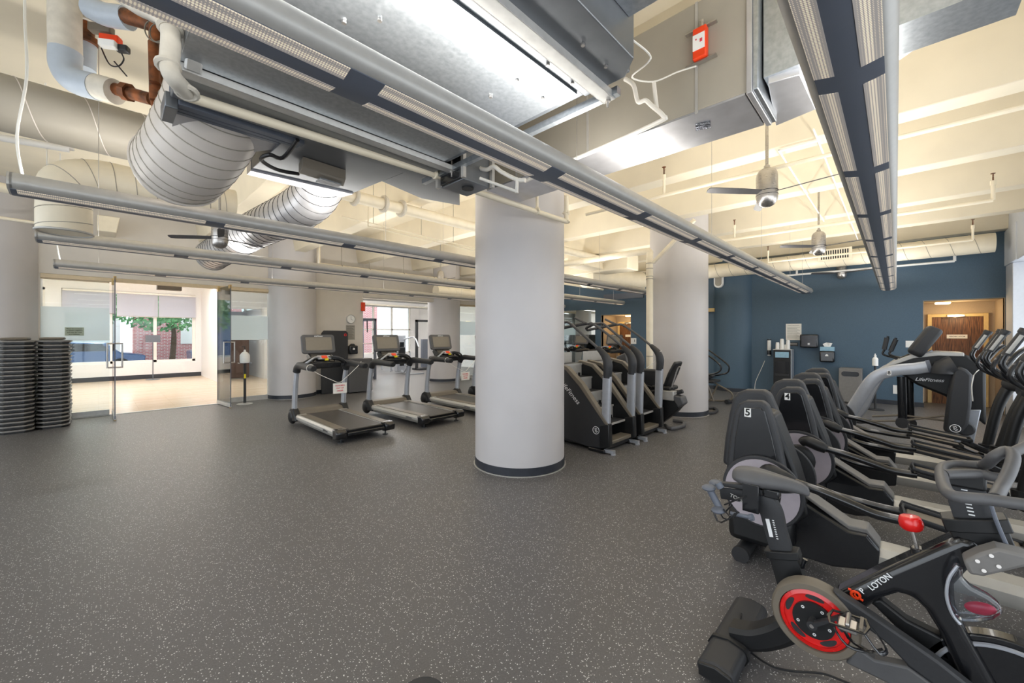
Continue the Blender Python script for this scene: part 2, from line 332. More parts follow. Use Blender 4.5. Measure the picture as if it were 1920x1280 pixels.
# blue wall with two alcoves
A1 = (-1.58, -.445, 2.36); A2 = (6.6, 7.745, 2.32)
mb = MB(); x0, x1 = WX, WX+.12
mb.box(x0, x1, -1.9, A1[0], 0, ZT); mb.box(x0, x1, A1[0], A1[1], A1[2], ZT); mb.box(x0, x1, A1[1], A2[0], 0, ZT); mb.box(x0, x1, A2[0], A2[1], A2[2], ZT); mb.box(x0, x1, A2[1], GY+.02, 0, ZT)
struct('wall_right_end', mb, 'blue_wall', 'dark blue end wall')
struct('wall_weight_room_end', MB().box(x0, x1, GY+.2, 20, 0, ZT), 'studio_white', 'white end wall of the weight room')
struct('baseboard_end', MB().box(WX-.012, WX, A1[1], A2[0], 0, .1), 'skirting', 'dark skirting along the blue wall')
for k, (a, b, h) in enumerate((A1, A2)):
    mb = MB(); mb.box(x1, 13.9, a-.1, a, 0, h+.1); mb.box(x1, 13.9, b, b+.1, 0, h+.1); mb.box(x1, 13.9, a, b, h, h+.1); mb.box(13.8, 13.9, a, b, 0, h)
    mb.box(x0-.004, x1, a-.012, a, 0, h+.012); mb.box(x0-.004, x1, b, b+.012, 0, h+.012); mb.box(x0-.004, x1, a, b, h, h+.012)
    struct('wall_alcove', mb, 'taupe_wall', 'taupe door alcove set in the blue wall, %s' % ('near the right-hand windows' if k == 0 else 'beyond the climbers'))
    c = (a+b)/2; hw = .4; dh = 2.03
    dr = bpy.data.objects.new('door_%d' % (k+1), None); COL.objects.link(dr); dr.location = (13.76, c, 0); dr['kind'] = 'structure'; dr['label'] = 'brown wood grain door in the %s alcove' % ('right' if k == 0 else 'left')
    MB().box(-.0, .035, -hw, hw, 0, dh).build('door_panel', 'door_wood', dr)
    f = MB(); f.box(-.03, .04, -hw-.07, -hw, 0, dh+.07); f.box(-.03, .04, hw, hw+.07, 0, dh+.07); f.box(-.03, .04, -hw, hw, dh, dh+.07); f.build('door_frame', 'oak_frame', dr, bevel=.004)
    MB().box(-.07, -.02, -.12, .16, dh+.0, dh+.05).tube([(-.06, -.1, dh), (-.16, .05, dh-.02), (-.03, .22, dh-.03)], .008).build('door_closer', 'steel', dr, bevel=.004)
    MB().cyl((0, hw-.06, 1), (-.05, hw-.06, 1), .012).cyl((-.05, hw-.06, 1), (-.05, hw-.17, 1), .01).build('door_handle', 'steel', dr)
    sg = MB().box(-.006, 0, -.16, .16, 1.53, 1.62).build('door_sign', 'paper', dr)
    if k == 0: text('sign_text', 'AEROBIC ROOM', (-.007, 0, 1.575), (0, -1, 0), (0, 0, 1), .034, 'ink', dr, bold=.0006)
    t = thing('ceiling_light', 'small square warm ceiling light in the %s' % ('alcove over the labelled door' if k == 0 else 'door alcove beyond the climbers'), 'light', (13.3, c+.25*(1 if k == 0 else -1), h))
    MB().box(-.12, .12, -.12, .12, -.05, 0).build('diffuser', 'lamp_glow', t, bevel=.02)
    MB().box(-.13, .13, -.13, .13, -.012, 0).build('rim', 'brass', t)
    ld = bpy.data.lights.new('alcove_lamp', 'POINT'); ld.energy = 9; ld.color = (1, .75, .42); ld.shadow_soft_size = .08; lo = bpy.data.objects.new('alcove_lamp', ld); COL.objects.link(lo); lo.location = (13.3, c, h-.3)
# right window wall
RY = -1.6
mb = MB(); mb.box(-6, WX, RY-.45, RY, 0, .35); mb.box(-6, WX, RY-.45, RY, 3.0, ZT)
for a, b in ((12.1, 12.75), (8.6, 9.1), (5.0, 5.5), (1.2, 1.7), (-2.6, -2.1), (-6, -5.7)): mb.box(a, b, RY-.45, RY, .35, 3.0)
mb.box(11.7, 12.75, RY-.02, RY+.02, 3.0, 3.7)
struct('wall_right', mb, 'pale_blue_wall', 'white window wall behind the cross trainers', bevel=.01)
for i, (a, b) in enumerate(((9.1, 12.1), (5.5, 8.6), (1.7, 5.0), (-2.1, 1.2), (-5.7, -2.6))):
    mb = MB()
    for q in (a, (a+b)/2-.03, b-.06): mb.box(q, q+.06, RY-.4, RY-.3, .35, 3.0)
    for z in (.35, 2.2, 2.94): mb.box(a, b, RY-.4, RY-.3, z, z+.06)
    o = mb.build('window_%d' % (i+1), 'cream_paint'); o['kind'] = 'structure'; o['label'] = 'cream framed window in the right-hand wall'
# pillars
def pillar(u, v, name, label, m='pillar_white', r=.564):
    t = bpy.data.objects.new(name, None); COL.objects.link(t); t.location = (u, v, 0); t['kind'] = 'structure'; t['label'] = label
    MB().cyl((0, 0, .1), (0, 0, ZT+.02), r, n=64).build('shaft', m, t)
    MB().cyl((0, 0, 0), (0, 0, .1), r+.006, n=64).build('skirting_band', 'skirting', t)
    if m != 'blue_wall': MB().cyl((0, 0, 0), (0, 0, .008), r+.02, n=64).build('caulk_line', 'light_grey', t)
pillar(3.73, 3.46, 'pillar_1', 'large round white concrete pillar in the middle of the floor')
pillar(8.42, 3.28, 'pillar_2', 'round white concrete pillar behind the stair climbers')
pillar(3.53, 11.42, 'pillar_3', 'round white pillar in the back wall beside the glass doors')
pillar(8.5, 11.55, 'pillar_4', 'round white pillar in the back wall right of the weight room opening')
pillar(13.02, 3.42, 'pillar_5', 'round pillar painted dark blue against the blue wall', 'blue_wall')
pillar(-1.3, 11.6, 'pillar_6', 'round off-white pillar at the left edge behind the step stacks')
# studio and weight room shells
VY = 19.7
mb = MB(); mb.box(-6, 14.6, VY, VY+.25, 0, .6); mb.box(-6, 14.6, VY, VY+.25, 3.15, ZT)
wins = [(-4.2, -1.2), (-.85, 2.62), (3.6, 5.0), (5.4, 8.7), (8.9, 12.2)]
e = -6
for a, b in wins: mb.box(e, a, VY, VY+.25, .6, 3.15); e = b
mb.box(e, 14.6, VY, VY+.25, .6, 3.15)
struct('wall_far', mb, 'studio_white', 'white far wall with street windows beyond the glass')
struct('baseboard_far', MB().box(-6, 2.8, VY-.02, VY, 0, .16).box(5.2, 14, VY-.02, VY, 0, .12), 'skirting', 'dark skirting of the far rooms')
for i, (a, b) in enumerate(wins):
    mb = MB(); n = 2 if b-a < 2 else 3 if i != 3 else 4
    for q in range(n+1): x = a+(b-a-.09)*q/n; mb.box(x, x+.09, VY+.05, VY+.13, .6, 3.15)
    for z in ((.6, 3.07) if i < 3 else (.6, 1.85, 3.07)): mb.box(a, b, VY+.05, VY+.13, z, z+.08)
    o = mb.build('window_%d' % (i+6), 'white_paint'); o['kind'] = 'structure'; o['label'] = 'white framed street window in the far wall'
    g = MB().box(a+.05, b-.05, VY+.085, VY+.092, .65, 3.1).build('pane', 'clear_glass', o)
for j, (a, b, zb) in enumerate(((-.83, .42, 2.36), (.44, 1.52, 2.28), (1.54, 2.62, 2.28))):
    t = thing('roller_blind', 'pale grey roller blind, %s of three over the studio window' % ('leftmost', 'middle', 'rightmost')[j], 'blind', ((a+b)/2, VY-.06, 3.1), group='studio roller blinds')
    h = (b-a)/2
    MB().box(-h, h, -.002, .002, zb-3.1, 0).build('fabric', 'blind', t); MB().cyl((-h, 0, 0), (h, 0, 0), .035).build('roller_tube', 'white_paint', t); MB().box(-h, h, -.012, .012, zb-3.13, zb-3.1).build('hem_bar', 'light_grey', t)
struct('wall_divider', MB().box(5.1, 5.25, GY+.2, VY, 0, ZT), 'studio_white', 'white wall between the studio and the weight room')
struct('wall_studio_nook', MB().box(2.8, 2.95, 16.6, VY, 0, ZT).box(4.2, 4.3, 16.6, VY, 0, 2.6), 'studio_white', 'white return wall beside the studio window')
struct('wall_studio_end', MB().box(2.95, 4.2, 19.2, 19.3, 0, 2.55).box(2.95, 5.1, 16.9, 17.1, 2.55, ZT), 'pale_blue_wall', 'pale grey nook wall standing in for a mirror at the back of the studio')  # nook wall put in place of a likely mirror reflection
struct('wall_left_end', MB().box(-6.2, -6, GY, 20, 0, ZT), 'studio_white', 'white studio side wall')
# the street outside
struct('ground', MB().box(-40, 50, 20, 60, -.3, -.1), 'asphalt', 'sunlit pale street outside the windows')
t = thing('brick_building', 'red brick building with white window bays across the street', 'building', (3, 29, -.1))
MB().box(-1.6, 12, 0, 4, 0, 9).build('wall', 'brick_wall', t)
for q in range(4): MB().box(.2+q*2.9, 1.6+q*2.9, -.05, 0, 1.2, 3.6).build('window', 'white_paint', t)
t = thing('white_building', 'white building with a blue shaded arcade across the street', 'building', (-10, 30, -.1))
MB().box(-14, 10.8, 0, 4, 0, 8).build('wall', 'white_paint', t)
for q in range(6): MB().box(-12+q*3.8, -10+q*3.8, -.06, 0, .4, 3.2).build('window', 'car_blue', t)
def tree(x, y, h, r, lab, n=2600):
    t = thing('street_tree', lab, 'tree', (x, y, -.1), group=None)
    MB().tube([(0, 0, 0), (.1, 0, h*.5), (.05, .1, h*.8)], [.13, .1, .05], n=8).build('trunk', 'bark', t)
    mb = MB()
    for i in range(n):
        a = random.random()*6.28; b = math.acos(2*random.random()-1); q = r*(random.random()**.4)
        c = Vector((q*math.sin(b)*math.cos(a), q*math.sin(b)*math.sin(a), h+q*.55*math.cos(b)))
        d = Vector((random.uniform(-1, 1), random.uniform(-1, 1), random.uniform(-1, 1))).normalized(); e_ = d.orthogonal().normalized(); f_ = d.cross(e_); s_ = random.uniform(.07, .14)
        mb.add([c-e_*s_, c+f_*s_*.6, c+e_*s_, c-f_*s_*.6], [(0, 1, 2, 3)])
    mb.build('foliage', 'leaf', t, smooth=0)
tree(-2.2, 24.6, 2.95, 2.3, 'leafy green street tree seen through the left studio window'); tree(2.4, 24.9, 3.1, 2.3, 'leafy green street tree seen in front of the red brick building'); tree(8.6, 25.5, 3.3, 2.3, 'leafy green street tree seen through the weight room windows')
def car(x, y, lab):
    t = thing('parked_car', lab, 'car', (x, y, -.1))
    MB().prism([(-2.1, .3), (2.1, .3), (2.15, .75), (1.3, .9), (.8, 1.35), (-1, 1.4), (-1.7, .95), (-2.15, .85)], 'y', -.85, .85).build('body', 'car_blue', t, bevel=.06)
    for a in (-1.3, 1.3): MB().cyl((a, -.88, .32), (a, -.7, .32), .32, n=20).build('wheel', 'rubber', t)
    MB().prism([(-1.45, .98), (.95, .98), (.7, 1.3), (-.95, 1.33)], 'y', -.87, -.84).build('side_window', 'dark_screen', t)
car(-.6, 26.4, 'blue grey car parked outside the left part of the studio window'); car(5.4, 26.6, 'blue grey car parked in front of the red brick building')

def room_light(x, y, z, L, lab, power):
    t = thing('linear_light', lab, 'light', (x, y, z), 0, 'lights of the rooms behind the glass')
    MB().prism([(-.1, 0), (.1, 0), (.12, .04), (.1, .1), (-.1, .1), (-.12, .04)], 'x', -L/2, L/2).build('housing', 'light_grey', t)
    for q in (-L/2+.3, L/2-.3): MB().cyl((q, 0, .1), (q, 0, ZT-z), .003, n=6).build('hanger_wire', 'steel', t)
    for rx, k in ((math.pi, 1), (0, .6)):
        ld = bpy.data.lights.new('room_lamp', 'AREA'); ld.shape = 'RECTANGLE'; ld.size = L-.1; ld.size_y = .14; ld.energy = power*k; ld.color = (1, .99, 1)
        lo = bpy.data.objects.new('room_lamp', ld); COL.objects.link(lo); lo.parent = t; lo.location = (0, 0, .11 if rx else -.01); lo.rotation_euler = (rx, 0, 0)
room_light(.3, 14.2, 3.3, 6, 'added linear light brightening the studio floor, nearer one', 150); room_light(.3, 17.2, 3.3, 6, 'added linear light brightening the studio floor, nearer the street window', 170)  # studio pair is added to brighten the room behind the glass
room_light(8.6, 13.7, 2.85, 5.4, 'linear light hanging in the weight room, nearer one', 150); room_light(8.6, 16.4, 2.85, 5.4, 'linear light hanging in the weight room, farther one', 150)
# ================================================================== linear lights
LZ = 2.6
def light_profile():   # (across, z)
    return [(-.034, .0), (.034, .0), (.102, .014), (.13, .034), (.138, .06), (.128, .1), (.1, .125), (.085, .11), (-.085, .11), (-.1, .125), (-.128, .1), (-.138, .06), (-.13, .034), (-.102, .014)]
panel_proto = {}
def linear_light(y, xa, xb, j0, lab, power, tilt=0, wires=(0, 2.4, 4.8, 7.2, 9.6, 11.5)):
    t = thing('linear_light', lab, 'light', (0, y, LZ), tilt, group='suspended linear lights')
    pr = light_profile()
    MB().prism([pr[i] for i in (2, 3, 4, 5, 6, 7, 8, 9, 10, 11, 12, 13)], 'x', xa, xb).build('housing', 'light_grey', t, smooth=50)
    MB().prism([(-.1, .01), (-.034, -.004), (.034, -.004), (.1, .01), (.1, .016), (-.1, .016)], 'x', xa, xb).build('spine_plate', 'slate', t)
    x = j0
    while x-1.2 > xa: x -= 1.2
    while x < xb+1.19:
        a, b = max(x-1.2+.07, xa+.03), min(x-.07, xb-.05)
        if b-a > .2:
            for s_ in (-1, 1):
                full = abs((b-a)-1.06) < .01
                if full and s_ in panel_proto:
                    q = panel_proto[s_].copy(); COL.objects.link(q); q.parent = t; q.location = ((a+b)/2, 0, 0)
                else:
                    L = (b-a)/2; q = MB().add([(-L, s_*.038, -.0055), (L, s_*.038, -.0055), (L, s_*.1, .0075), (-L, s_*.1, .0075), (-L, s_*.038, -.002), (L, s_*.038, -.002), (L, s_*.1, .011), (-L, s_*.1, .011)], [(0, 1, 2, 3), (7, 6, 5, 4), (0, 4, 5, 1), (1, 5, 6, 2), (2, 6, 7, 3), (3, 7, 4, 0)]).build('perforated_panel', 'perforated', t, smooth=0)
                    q.location = ((a+b)/2, 0, 0)
                    if full: panel_proto[s_] = q
        x += 1.2
    for e in (xa, xb):
        MB().prism(pr[1:14], 'x', e-.012, e+.012).build('end_cap', 'light_grey', t)
    for c in wires: MB().cyl((c, 0, .1), (c, 0, ZT-LZ), .0025, n=6).build('hanger_wire', 'steel', t)
    ld = bpy.data.lights.new('linear_uplight', 'AREA'); ld.shape = 'RECTANGLE'; ld.size = xb-xa-.1; ld.size_y = .12; ld.energy = power*(xb-xa); ld.color = (1, .955, .88)
    lo = bpy.data.objects.new('linear_uplight', ld); COL.objects.link(lo); lo.parent = t; lo.location = ((xa+xb)/2, 0, .135); lo.rotation_euler = (math.pi, 0, 0)
    ld = bpy.data.lights.new('linear_downlight', 'AREA'); ld.shape = 'RECTANGLE'; ld.size = xb-xa-.1; ld.size_y = .16; ld.energy = power*.25*(xb-xa); ld.color = (1, .96, .9); ld.use_shadow = True
    lo = bpy.data.objects.new('linear_downlight', ld); COL.objects.link(lo); lo.parent = t; lo.location = ((xa+xb)/2, 0, -.012)
    return t
UP = 8.2
LP = [(1.56, -2.4, 11.83, .72, 'nearest long linear light, crossing in front of the galvanised air handler'),
      (.13, .35, 12.2, 2.0, 'wide linear light on the right seen from directly below, running to the blue wall'),
      (4.43, -.42, 12.0, .72, 'linear light in front of the spiral ducts, highest of the three on the left'),
      (6.55, -.45, 12.0, .72, 'middle one of the three linear lights on the left'),
      (8.95, -.45, 12.0, .72, 'linear light closest to the glass wall, lowest of the three on the left')]
LL = [linear_light(*a, UP, wires=(-1.2, 2.25, 5, 7.4, 9.8, 11.3) if i == 0 else (1.3, 3.7, 6.1, 8.5, 10.6, 12) if i == 1 else (0, 2.4, 4.8, 7.2, 9.6, 11.5)) for i, a in enumerate(LP)]
for n, (y, x) in enumerate(((4.43, -.37), (6.55, -.4), (8.95, -.4))):
    z = LZ+.12
    MB().tube([(x, 0, z-LZ), (x-.03, .03, z+.3-LZ), (x+.02, -.05, z+.7-LZ), (x, .1, 3.9-LZ), (x, .1, ZT-LZ)], .008, n=6).build('power_cord', 'cable_white', LL[2+n])
# ================================================================== air handler
HX0, HX1, HZ = .28, 1.93, 2.99
t = thing('air_handler', 'large galvanised air handling unit hung from the ceiling at top centre', 'air handler', (0, 0, 0))
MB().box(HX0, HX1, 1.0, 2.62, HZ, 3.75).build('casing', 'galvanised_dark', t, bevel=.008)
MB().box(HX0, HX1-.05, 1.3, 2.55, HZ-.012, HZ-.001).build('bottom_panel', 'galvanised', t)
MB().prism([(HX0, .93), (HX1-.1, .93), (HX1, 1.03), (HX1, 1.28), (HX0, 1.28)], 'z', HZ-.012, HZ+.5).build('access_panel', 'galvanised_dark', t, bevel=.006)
MB().box(HX0, HX1-.15, .78, .93, HZ+.16, HZ+.62).build('side_duct', 'galvanised', t, bevel=.006)
for y in (1.17, 2.6):
    mb = MB(); mb.box(HX0, HX1+.08, y-.035, y+.035, HZ-.05, HZ-.046).box(HX0, HX1+.08, y-.037, y-.033, HZ-.05, HZ-.012).box(HX0, HX1+.08, y+.033, y+.037, HZ-.05, HZ-.012)
    mb.build('strut_channel', 'pale_metal', t, smooth=0)
mb = MB()
for x in (HX1+.06,): mb.box(x-.02, x+.02, 1.1, 3.0, HZ-.046, HZ-.006)
mb.build('cross_channel', 'galvanised', t, smooth=0)
for x, y in ((HX1+.06, 1.17), (HX1+.06, 2.6), (.25, 2.6)): MB().cyl((x, y, HZ-.09), (x, y, 4.33), .006, n=8).cyl((x, y, HZ-.06), (x, y, HZ-.045), .016, n=6).build('threaded_rod', 'steel', t)
for (px, py) in ((970, 150), (1018, 183), (1027, 120), (1073, 155), (1093, 82), (1136, 123), (712, 36), (645, 40), (920, 180)):
    p = P(px, py, z=HZ-.013); MB().cyl(p, p-Vector((0, 0, .01)), .01, n=8).build('rivet', 'steel', t)
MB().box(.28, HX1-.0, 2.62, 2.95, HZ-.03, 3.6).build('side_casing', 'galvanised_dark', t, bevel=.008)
MB().box(.32, 1.0, 2.98, 3.04, HZ-.04, HZ+.3).build('frame_channel', 'slate', t, bevel=.004)
MB().box(.32, 1.0, 3.09, 3.13, HZ-.02, HZ+.3).build('frame_channel', 'slate', t, bevel=.004)
MB().box(.3, 1.0, 3.18, 3.22, HZ+.0, HZ+.3).build('frame_channel', 'slate', t, bevel=.004)
MB().box(.26, .32, 2.99, 3.22, HZ-.07, HZ+.02).build('end_plate', 'galvanised_dark', t, bevel=.006)
MB().add([(.32, 3.22, HZ+.02), (1.0, 3.22, HZ+.02), (.75, 3.5, HZ-.02), (.34, 3.5, HZ-.02), (.32, 3.22, HZ+.3), (1.0, 3.22, HZ+.3), (.75, 3.5, HZ+.3), (.34, 3.5, HZ+.3)], [(0, 1, 2, 3), (7, 6, 5, 4), (0, 4, 5, 1), (1, 5, 6, 2), (2, 6, 7, 3), (3, 7, 4, 0)]).build('outlet_transition', 'galvanised_light', t)
MB().tube([(.33, 2.2, HZ+.25), (.33, 2.56, HZ-.03)], 1, w=(.035, .018), k=1).build('diagonal_brace', 'pale_metal', t)
# return plenum below left side of the unit
t = thing('duct_plenum', 'flat galvanised duct plenum with a control box under it, left of the air handler', 'duct', (0, 0, 0))
def zpoly(pts, z): return PZ(pts, z)
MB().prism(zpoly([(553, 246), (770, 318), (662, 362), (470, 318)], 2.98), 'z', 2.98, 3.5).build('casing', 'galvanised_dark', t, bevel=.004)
MB().prism(zpoly([(470, 318), (662, 362), (640, 368), (463, 325)], 2.975), 'z', 2.965, 3.3).build('edge_flange', 'galvanised_light', t)
cb = MB().prism(zpoly([(568, 312), (648, 336), (644, 350), (560, 325)], 2.9), 'z', 2.9, 2.978).build('control_box', 'taupe_plastic', t, bevel=.004)
MB().prism(zpoly([(600, 334), (640, 346), (634, 352), (592, 340)], 2.893), 'z', 2.89, 2.9).build('box_cover', 'galvanised', cb)
MB().tube([P(558, 262, z=2.95), P(530, 296, z=2.9), P(505, 290, z=2.88), P(490, 300, z=2.88), P(520, 318, z=2.9), P(560, 326, z=2.93)], .014, n=8).build('cable', 'cable_black', t)
t = thing('duct_branch', 'flat galvanised branch duct sloping towards the big pillar', 'duct')
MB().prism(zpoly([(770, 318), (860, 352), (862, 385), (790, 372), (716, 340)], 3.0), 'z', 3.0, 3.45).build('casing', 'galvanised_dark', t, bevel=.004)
t = thing('fan_coil_box', 'black and galvanised fan box on hangers beside the big pillar top', 'fan box')
p = P(872, 360, z=2.86)
MB().box(2.02, 2.3, 2.48, 2.78, 2.86, 3.12).build('casing', 'galvanised_dark', t, bevel=.006)
MB().box(1.995, 2.02, 2.5, 2.76, 2.87, 3.1).build('side_grille', 'black_gloss', t, bevel=.004)
MB().cyl((2.16, 2.6, 2.845), (2.16, 2.6, 2.862), .05, n=20).build('outlet_ring', 'black_plastic', t)
mb = MB()
for x, y in ((2.0, 2.46), (2.0, 2.8), (2.31, 2.46)): mb.box(x-.015, x+.015, y-.015, y+.015, 2.86, 3.1)
mb.box(1.985, 2.0, 2.46, 2.8, 2.96, 2.99); mb.build('hanger_strap', 'light_grey', t)
# main rectangular duct
t = thing('rectangular_duct', 'big grey rectangular duct running across the ceiling to the round pillar', 'duct')
MB().box(2.6, 3.06, .62, 2.85, 3.02, 3.7).build('casing', 'duct_beige', t, bevel=.004)
MB().box(2.6, 3.06, .63, 2.84, 3.008, 3.02).build('bottom_sheet', 'galvanised_light', t)
for y in (.9, 1.7, 2.45): MB().box(2.594, 2.6, y-.008, y+.008, 3.0, 3.7).build('standing_seam', 'light_grey', t)
MB().box(2.58, 3.08, .59, .62, 3.0, 3.72).build('end_flange', 'galvanised_light', t, bevel=.004)
MB().box(2.585, 3.075, .56, .59, 3.01, 3.71).build('flange_sealant', 'galvanised', t, bevel=.006)
p = P(1318, 236, z=3.006); MB().obox(p, (.1, .09, .002), Matrix.Rotation(.3, 3, 'Z')).build('foil_patch', 'foil', t)
MB().prism(PZ([(1640, -30), (1852, 0), (1680, 117), (1650, 133), (1560, 60)], 3.35), 'z', 3.35, 3.6).build('tail_section', 'galvanised_light', tag(thing('duct_tail', 'galvanised duct underside at the top right beyond the wide light', 'duct'), 'galvanised duct underside at the top right beyond the wide light', 'duct'))
t = thing('duct_transition', 'galvanised duct transition between the big duct end and the wide light', 'duct')
MB().prism(PZ([(1440, 158), (1500, 140), (1530, 205), (1455, 236)], 3.06), 'z', 3.06, 3.45).build('casing', 'galvanised_light', t, bevel=.004)
MB().prism([(.55, 3.1), (-.4, 3.1), (-.4, 3.7), (.55, 3.7)], 'x', 2.66, 2.95).build('rear_section', 'galvanised', t)
# orange actuator on the duct face
a = P(1316, 88, x=2.59)
t = thing('damper_actuator', 'orange and white damper actuator on the side of the big duct', 'actuator', a)
MB().box(-.05, 0, -.04, .04, -.09, .1).build('body', 'orange', t, bevel=.008)
MB().box(-.054, -.05, -.033, .036, -.04, .055).build('label_plate', 'white_plastic', t)
MB().box(-.056, -.054, -.02, -.006, -.0, .02).box(-.056, -.054, .012, .02, .02, .028).build('printed_mark', 'red_ink', t)
MB().cyl((-.03, -.01, .1), (-.03, -.01, .14), .014).build('shaft_clamp', 'steel', t)
for z_ in (-.098, .105): MB().box(-.03, -.0, -.09, .09, z_-.004, z_+.004).build('mounting_bracket', 'steel', t)
q = [P(1305, 124, x=2.5), P(1270, 135, x=2.5), P(1225, 153, x=2.45), P(1185, 145, x=2.3), P(1214, 118, x=2.0), P(1216, 100, x=1.98), P(1170, 60, x=1.86), P(1135, 5, x=1.75), P(1125, -10, x=1.7)]
tag(MB().tube(q, .005, n=6).build('white_cable', 'cable_white'), 'thin white cable looping from the orange actuator to the air handler', 'cable')
# condensate pipes (white pvc)
tag(MB().tube([P(1172, 148, x=2.42), P(1188, 160, x=2.42), P(1196, 190, x=2.42), P(1210, 188, x=2.43), P(1222, 198, x=2.44), P(1244, 218, x=2.45), P(1236, 228, x=2.47), P(1130, 276, x=2.52), P(1030, 318, x=2.56), P(985, 340, x=2.56)], .014, n=10).tube([P(1226, 155, x=2.46), P(1230, 190, x=2.46), P(1232, 208, x=2.46)], .013, n=8).build('condensate_pipe', 'pvc'), 'white condensate pipe with a trap along the side of the big duct', 'pipe')
tag(MB().tube([P(893, 292, x=2.2), P(896, 312, x=2.2), P(912, 318, x=2.2), P(926, 312, x=2.2), P(940, 322, x=2.22), P(968, 336, x=2.25), P(985, 338, x=2.27)], .017, n=10).tube([P(970, 334, x=2.25), P(969, 362, x=2.25)], .014, k=1).tube([P(969, 359, x=2.25), P(900, 334, x=2.1)], .012, k=1).build('condensate_pipe', 'pvc'), 'white condensate pipe with an S trap above the fan box', 'pipe')
# long cream pipe with couplings running beside the unit to the pillar
t = thing('grooved_pipe', 'cream painted grooved pipe running below the air handler to the big pillar', 'pipe')
A, B = P(345, 178, y=2.78), P(835, 333, y=2.78); C_, D_ = P(905, 362, y=2.78), P(1062, 415, y=2.78)
MB().cyl(A, B, .028, n=16).build('pipe_run', 'duct_cream', t)
MB().cyl(P(850, 345, y=2.8), D_, .026, n=16).cyl(D_, D_+Vector((0, 0, .3)), .026, n=16).cyl(P(1007, 395, y=2.78), P(1007, 395, y=2.78)+Vector((0, 0, .4)), .016, n=10).build('pipe_lower_run', 'cream_paint', t)
for p in (D_, D_+Vector((0, 0, .1)), P(1007, 395, y=2.78), P(815, 326, y=2.78), P(832, 333, y=2.78)):
    MB().torus(p, (.3, 0, 1) if p is D_ else (1, 0, .2), .03, .013, n=14, m=6).cyl(p+Vector((-.02, -.045, 0)), p+Vector((-.02, .045, 0)), .007, n=6).build('coupling', 'cream_paint', t)
# insulated pipes at top left
t = thing('insulated_riser', 'tall grey-white insulated pipe bending into a copper valve at top left', 'pipe')
MB().tube([P(122, -60, d=2.9), P(122, 60, d=2.9), P(123, 100, d=2.9)], .088, n=24, k=2).build('jacket_vertical', 'pipe_wrap', t)
MB().tube([P(123, 96, d=2.9), P(124, 128, d=2.9), P(142, 152, d=2.9), P(183, 164, d=2.9)], .089, n=24, k=6).build('grey_elbow', 'grey_pipe', t)
MB().tube([P(183, 163, d=2.9), P(216, 172, d=2.9)], .085, n=24, k=1).build('jacket_end', 'pipe_wrap', t)
MB().tube([P(216, 167, d=2.9), P(284, 186, d=2.9)], .042, n=14, k=1).tube([P(233, 171, d=2.9), P(244, 174, d=2.9)], .062, n=8, k=1).build('copper_union', 'copper', t)
t = thing('control_valve', 'motorised valve with an orange and white actuator at the top left', 'valve')
MB().tube([P(166, -30, d=3.1), P(168, 20, d=3.1), P(166, 44, d=3.1)], .07, n=20, k=3).build('jacket_upper', 'pipe_wrap', t)
MB().tube([P(164, 42, d=3.1), P(162, 80, d=3.1)], [.045, .045], n=14, k=1).tube([P(163, 70, d=3.1), P(162, 80, d=3.1)], .07, n=10, k=1).build('valve_body', 'copper', t)
MB().tube([P(162, 80, d=3.12), P(160, 130, d=3.12)], .062, n=18, k=1).build('grey_lower_pipe', 'grey_pipe', t)
R = Matrix.Rotation(-TH+.2, 3, 'Z')
MB().obox(P(190, 55, d=3.0), (.14, .06, .06), R).build('valve_neck', 'taupe_plastic', t, bevel=.006)
MB().obox(P(208, 78, d=3.0), (.12, .06, .08), R).build('actuator', 'orange', t, bevel=.008)
MB().obox(P(203, 83, d=2.95), (.1, .05, .05), R).build('actuator_label', 'white_plastic', t, bevel=.004)
MB().obox(P(230, 92, d=3.0), (.08, .05, .05), R).build('motor_end', 'charcoal', t, bevel=.01)
MB().tube([P(190, 90, d=3), P(205, 120, d=3), P(222, 124, d=3), P(232, 112, d=3), P(228, 100, d=3)], .005, n=6).tube([P(214, 115, d=3), P(238, 143, d=3)], .005, n=6, k=1).build('loose_wire', 'cable_black', t)
t = thing('copper_riser', 'rusty copper pipe standing between the two insulated pipes', 'pipe')
MB().tube([P(292, 40, d=2.75), P(293, 190, d=2.75)], .038, n=16, k=1).tube([P(288, 80, d=2.7), P(290, 155, d=2.7)], .03, n=12, k=1).tube([P(288, 190, d=2.75), P(292, 205, d=2.75)], .02, n=8, k=1).tube([P(236, 30, d=2.8), P(290, 46, d=2.78)], .05, n=12, k=1).build('pipe_run', 'copper', t)
MB().tube([P(170, 15, d=2.85), P(200, 28, d=2.85), P(240, 34, d=2.85)], .075, n=18).build('grey_jacket', 'grey_pipe', t)
t = thing('wrapped_pipe', 'white canvas wrapped pipe bending down to the corner of the air handler', 'pipe')
MB().tube([P(200, -30, d=1.85), P(260, 12, d=1.85), P(300, 30, d=1.85), P(320, 60, d=1.85), P(318, 120, d=1.85), P(325, 145, d=1.85), P(350, 172, d=1.95)], .038, n=18, k=5).build('wrap', 'pipe_wrap', t)
for (a_, b_), d_ in zip((((283, 22), (300, 30)), ((308, 44), (330, 62)), ((300, 118), (330, 128)), ((345, 165), (356, 182))), (1.85, 1.85, 1.85, 1.93)):
    c_ = P((a_[0]+b_[0])/2, (a_[1]+b_[1])/2, d=d_); MB().torus(c_, Vector((0, .3, 1)), .04, .013, n=14, m=6).build('coupling_wrap', 'pipe_wrap', t)
MB().torus(P(290, 58, d=2.5), (1, 1, .3), .06, .004, n=20, m=5).torus(P(296, 62, d=2.5), (1, .8, .2), .055, .004, n=20, m=5).build('wire_coil', 'taupe_plastic', t)
